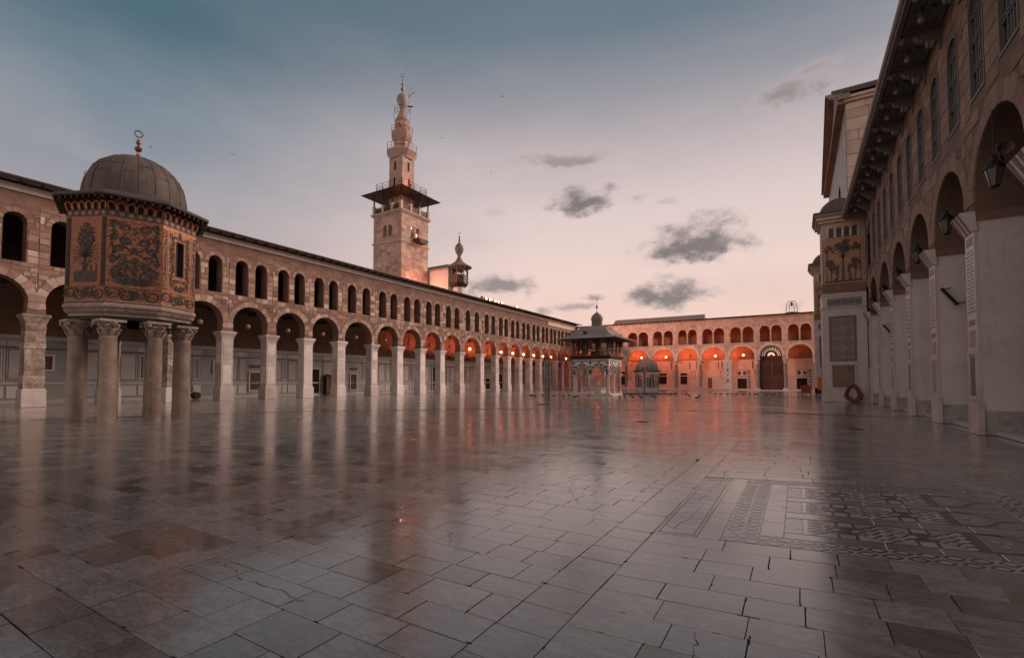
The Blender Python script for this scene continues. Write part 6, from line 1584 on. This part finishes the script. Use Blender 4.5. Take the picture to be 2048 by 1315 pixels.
# ------------------------------------------------------------------ hose, carts, orange box
t = thing('hose_coil', 'coiled red garden hose leaning on the near buttress tower', 'hose', (46.2, -3.85, 0))
m = MB()
for k in range(13):
    rr = .33 + .017 * k + random.uniform(-.02, .02); oy = random.uniform(-.05, .05); ox = -.06 - .022 * k; sq_ = random.uniform(.9, 1.1)
    m.tube([(46.3 + ox + .12 * math.cos(q * .5), -3.8 + oy + rr * math.sin(q) * (.92 - .3 * math.cos(q)), .76 + (.16 + rr) * math.cos(q) * sq_) for q in [2 * math.pi * i / 22 for i in range(23)]], .035, 6)
m.tube([(46.05, -4.2, .9), (45.9, -4.45, .62), (46.0, -4.38, .3), (46.0, -4.1, .08)], .035, 6); m.tube([(46.1, -3.6, .55), (46.05, -3.75, .3), (46.0, -3.9, .05)], .03, 5)
m.build('coil', 'hose_rubber', t, smooth=True)
def cart(x, y, label, body, w, l, h):
    t = thing('cart', label, 'cart', (x, y, 0))
    m = MB(); m.frustum(x, y, .42, w * .8, l * .85, .42 + h, w, l); m.build('tray', body, t)
    for sx in (-1, 1):
        for sy in (-1, 1):
            m = MB(); m.lathe([(.04, -.04), (.16, -.04), (.16, .04), (.04, .04)], 12); m.v = [(x + sx * w * .7 + a, y + sy * l * .7 + c, .16 + b) for a, b, c in m.v]; m.build('wheel', 'black_rubber', t)
    m = MB(); m.box(x - w * .8, x + w * .8, y - l * .8, y + l * .8, .3, .42); m.build('frame', 'iron', t)
    m = MB(); m.tube([(x, y - l, .5), (x, y - l - .25, 1.1), (x, y - l - .28, 1.15)], .03); m.tube([(x - w * .6, y - l - .28, 1.15), (x + w * .6, y - l - .28, 1.15)], .03); m.build('handle', 'iron', t)
    m = MB(); m.lathe([(.3, .42 + h), (.25, .5 + h), (.05, .58 + h)], 8, (x + .1, y - .1, 0)); m.build('load', 'iron', t)
cart(68.0, -.95, 'red wheeled cart standing before the far buttress tower', 'red_paint', .75, .6, .75)
cart(63.5, -2.2, 'dark wheeled cart half hidden by the near buttress tower', 'iron', .6, .5, .5)
t = thing('orange_barrier', 'bright orange plastic barrier beside the near buttress tower', 'barrier', (61.0, -2.25, 0))
m = MB(); m.box(60.9, 61.1, -2.5, -1.95, .75, 2.2); m.build('panel', 'orange_plastic', t); m = MB(); m.box(60.7, 61.3, -2.45, -2.35, 0, .75); m.box(60.7, 61.3, -2.1, -2.0, 0, .75); m.build('foot', 'iron', t)
# ------------------------------------------------------------------ pigeons
m = MB()
m.lathe([(.005, -.16), (.05, -.12), (.075, -.03), (.07, .06), (.045, .12), (.01, .15)], 8)
m.v = [(c, a, b + .14) for a, b, c in m.v]
m.lathe([(.01, .19), (.035, .215), (.036, .25), (.012, .275)], 6, (.14, 0, 0)); m.tube([(.1, 0, .15), (.14, 0, .22)], .04, 6)
m.add([(-.12, -.03, .13), (-.12, .03, .13), (-.27, .045, .1), (-.27, -.045, .1), (-.12, 0, .16), (-.27, 0, .115)], [(0, 1, 2, 3), (0, 4, 5, 3), (1, 4, 5, 2)])
m.tube([(.175, 0, .245), (.205, 0, .235)], .008, 4); m.tube([(0, .025, .08), (.01, .025, 0)], .008, 4); m.tube([(0, -.025, .08), (.01, -.025, 0)], .008, 4)
pg = m.build('pigeon', 'pigeon', None, smooth=True); pg.rotation_mode = 'XYZ'
tag(pg, 'dark pigeon in the dense flock beside the ablution pavilion', 'pigeon', 'pigeons flocking on the marble')
first = True
def pigeon(x, y, label, sc=1.15):
    global first
    if first: pg.location = (x, y, 0); pg.rotation_euler = (0, 0, random.uniform(0, 6.28)); pg.scale = (sc,) * 3; first = False; return
    clone(pg, (x, y, 0), random.uniform(0, 6.28), label, scale=sc * random.uniform(.9, 1.1))
for k in range(78):
    f_ = random.random() ** .8; x = 55.9 + f_ * 3.8 + random.gauss(0, 1.1); y = 19.0 - f_ * 6.2 + random.gauss(0, .35)
    if x < 57.9 and y > 18.3: y = 18.2 - random.random() * .4
    pigeon(x, y, 'dark pigeon in the dense flock beside the ablution pavilion')
for x, y in [(44.8, 14.3), (45.2, 13.6), (45.6, 13.0), (46.3, 11.8), (45.0, 14.9), (47.2, 12.4), (46.0, 12.9), (52.7, 9.8), (47.0, 8.1), (55.0, 9.2), (61.9, 13.3), (60.8, 11.6)]: pigeon(x, y, 'lone pigeon on the marble in front of the dense flock')
for k in range(17): pigeon(62.3 + random.uniform(-.8, 1.8), 8.8 - k * .45 + random.uniform(-.2, .2), 'pigeon in the loose row before the great gate')
for x, y in [(45.4, 25.1), (45.6, 24.7), (47.7, 24.8), (45.2, 22.2), (52.5, 24.4), (47.6, 21.5), (42.3, 18.5), (43.7, 18.8), (48.7, 19.6), (44.2, 20.6), (43.0, 23.6)]: pigeon(x, y, 'pigeon left of the pavilion near the dark column')
# birds aloft
m = MB(); m.lathe([(.01, -.2), (.06, -.08), (.06, .06), (.01, .18)], 6); m.v = [(c, a, b) for a, b, c in m.v]
m.add([(.06, .02, .03), (-.08, .02, .03), (-.16, .3, .14), (-.02, .3, .14), (-.2, .62, .06)], [(0, 1, 2, 3), (3, 2, 4)]); m.add([(.06, -.02, .03), (-.08, -.02, .03), (-.16, -.3, .14), (-.02, -.3, .14), (-.2, -.62, .06)], [(0, 1, 2, 3), (3, 2, 4)])
bd = m.build('bird', 'pigeon', None, recalc=False)
bd.scale = (.5,) * 3
for k, (p, lb) in enumerate([((22.1, 58.3, 26.5), 'small bird flying left of the minaret'), ((27.2, 52.0, 26.3), 'small bird flying just right of the treasury dome'), ((45.0, 37.6, 32.2), 'bird in the air high right of the minaret'), ((50.4, 32.0, 38.6), 'tiny bird highest in the sky'), ((62.0, 41.5, 35.3), 'small bird close beside the minaret canopy')]):
    if k == 0: bd.location = p; tag(bd, lb, 'bird', 'birds in the sky')
    else: clone(bd, p, random.uniform(0, 6), lb)
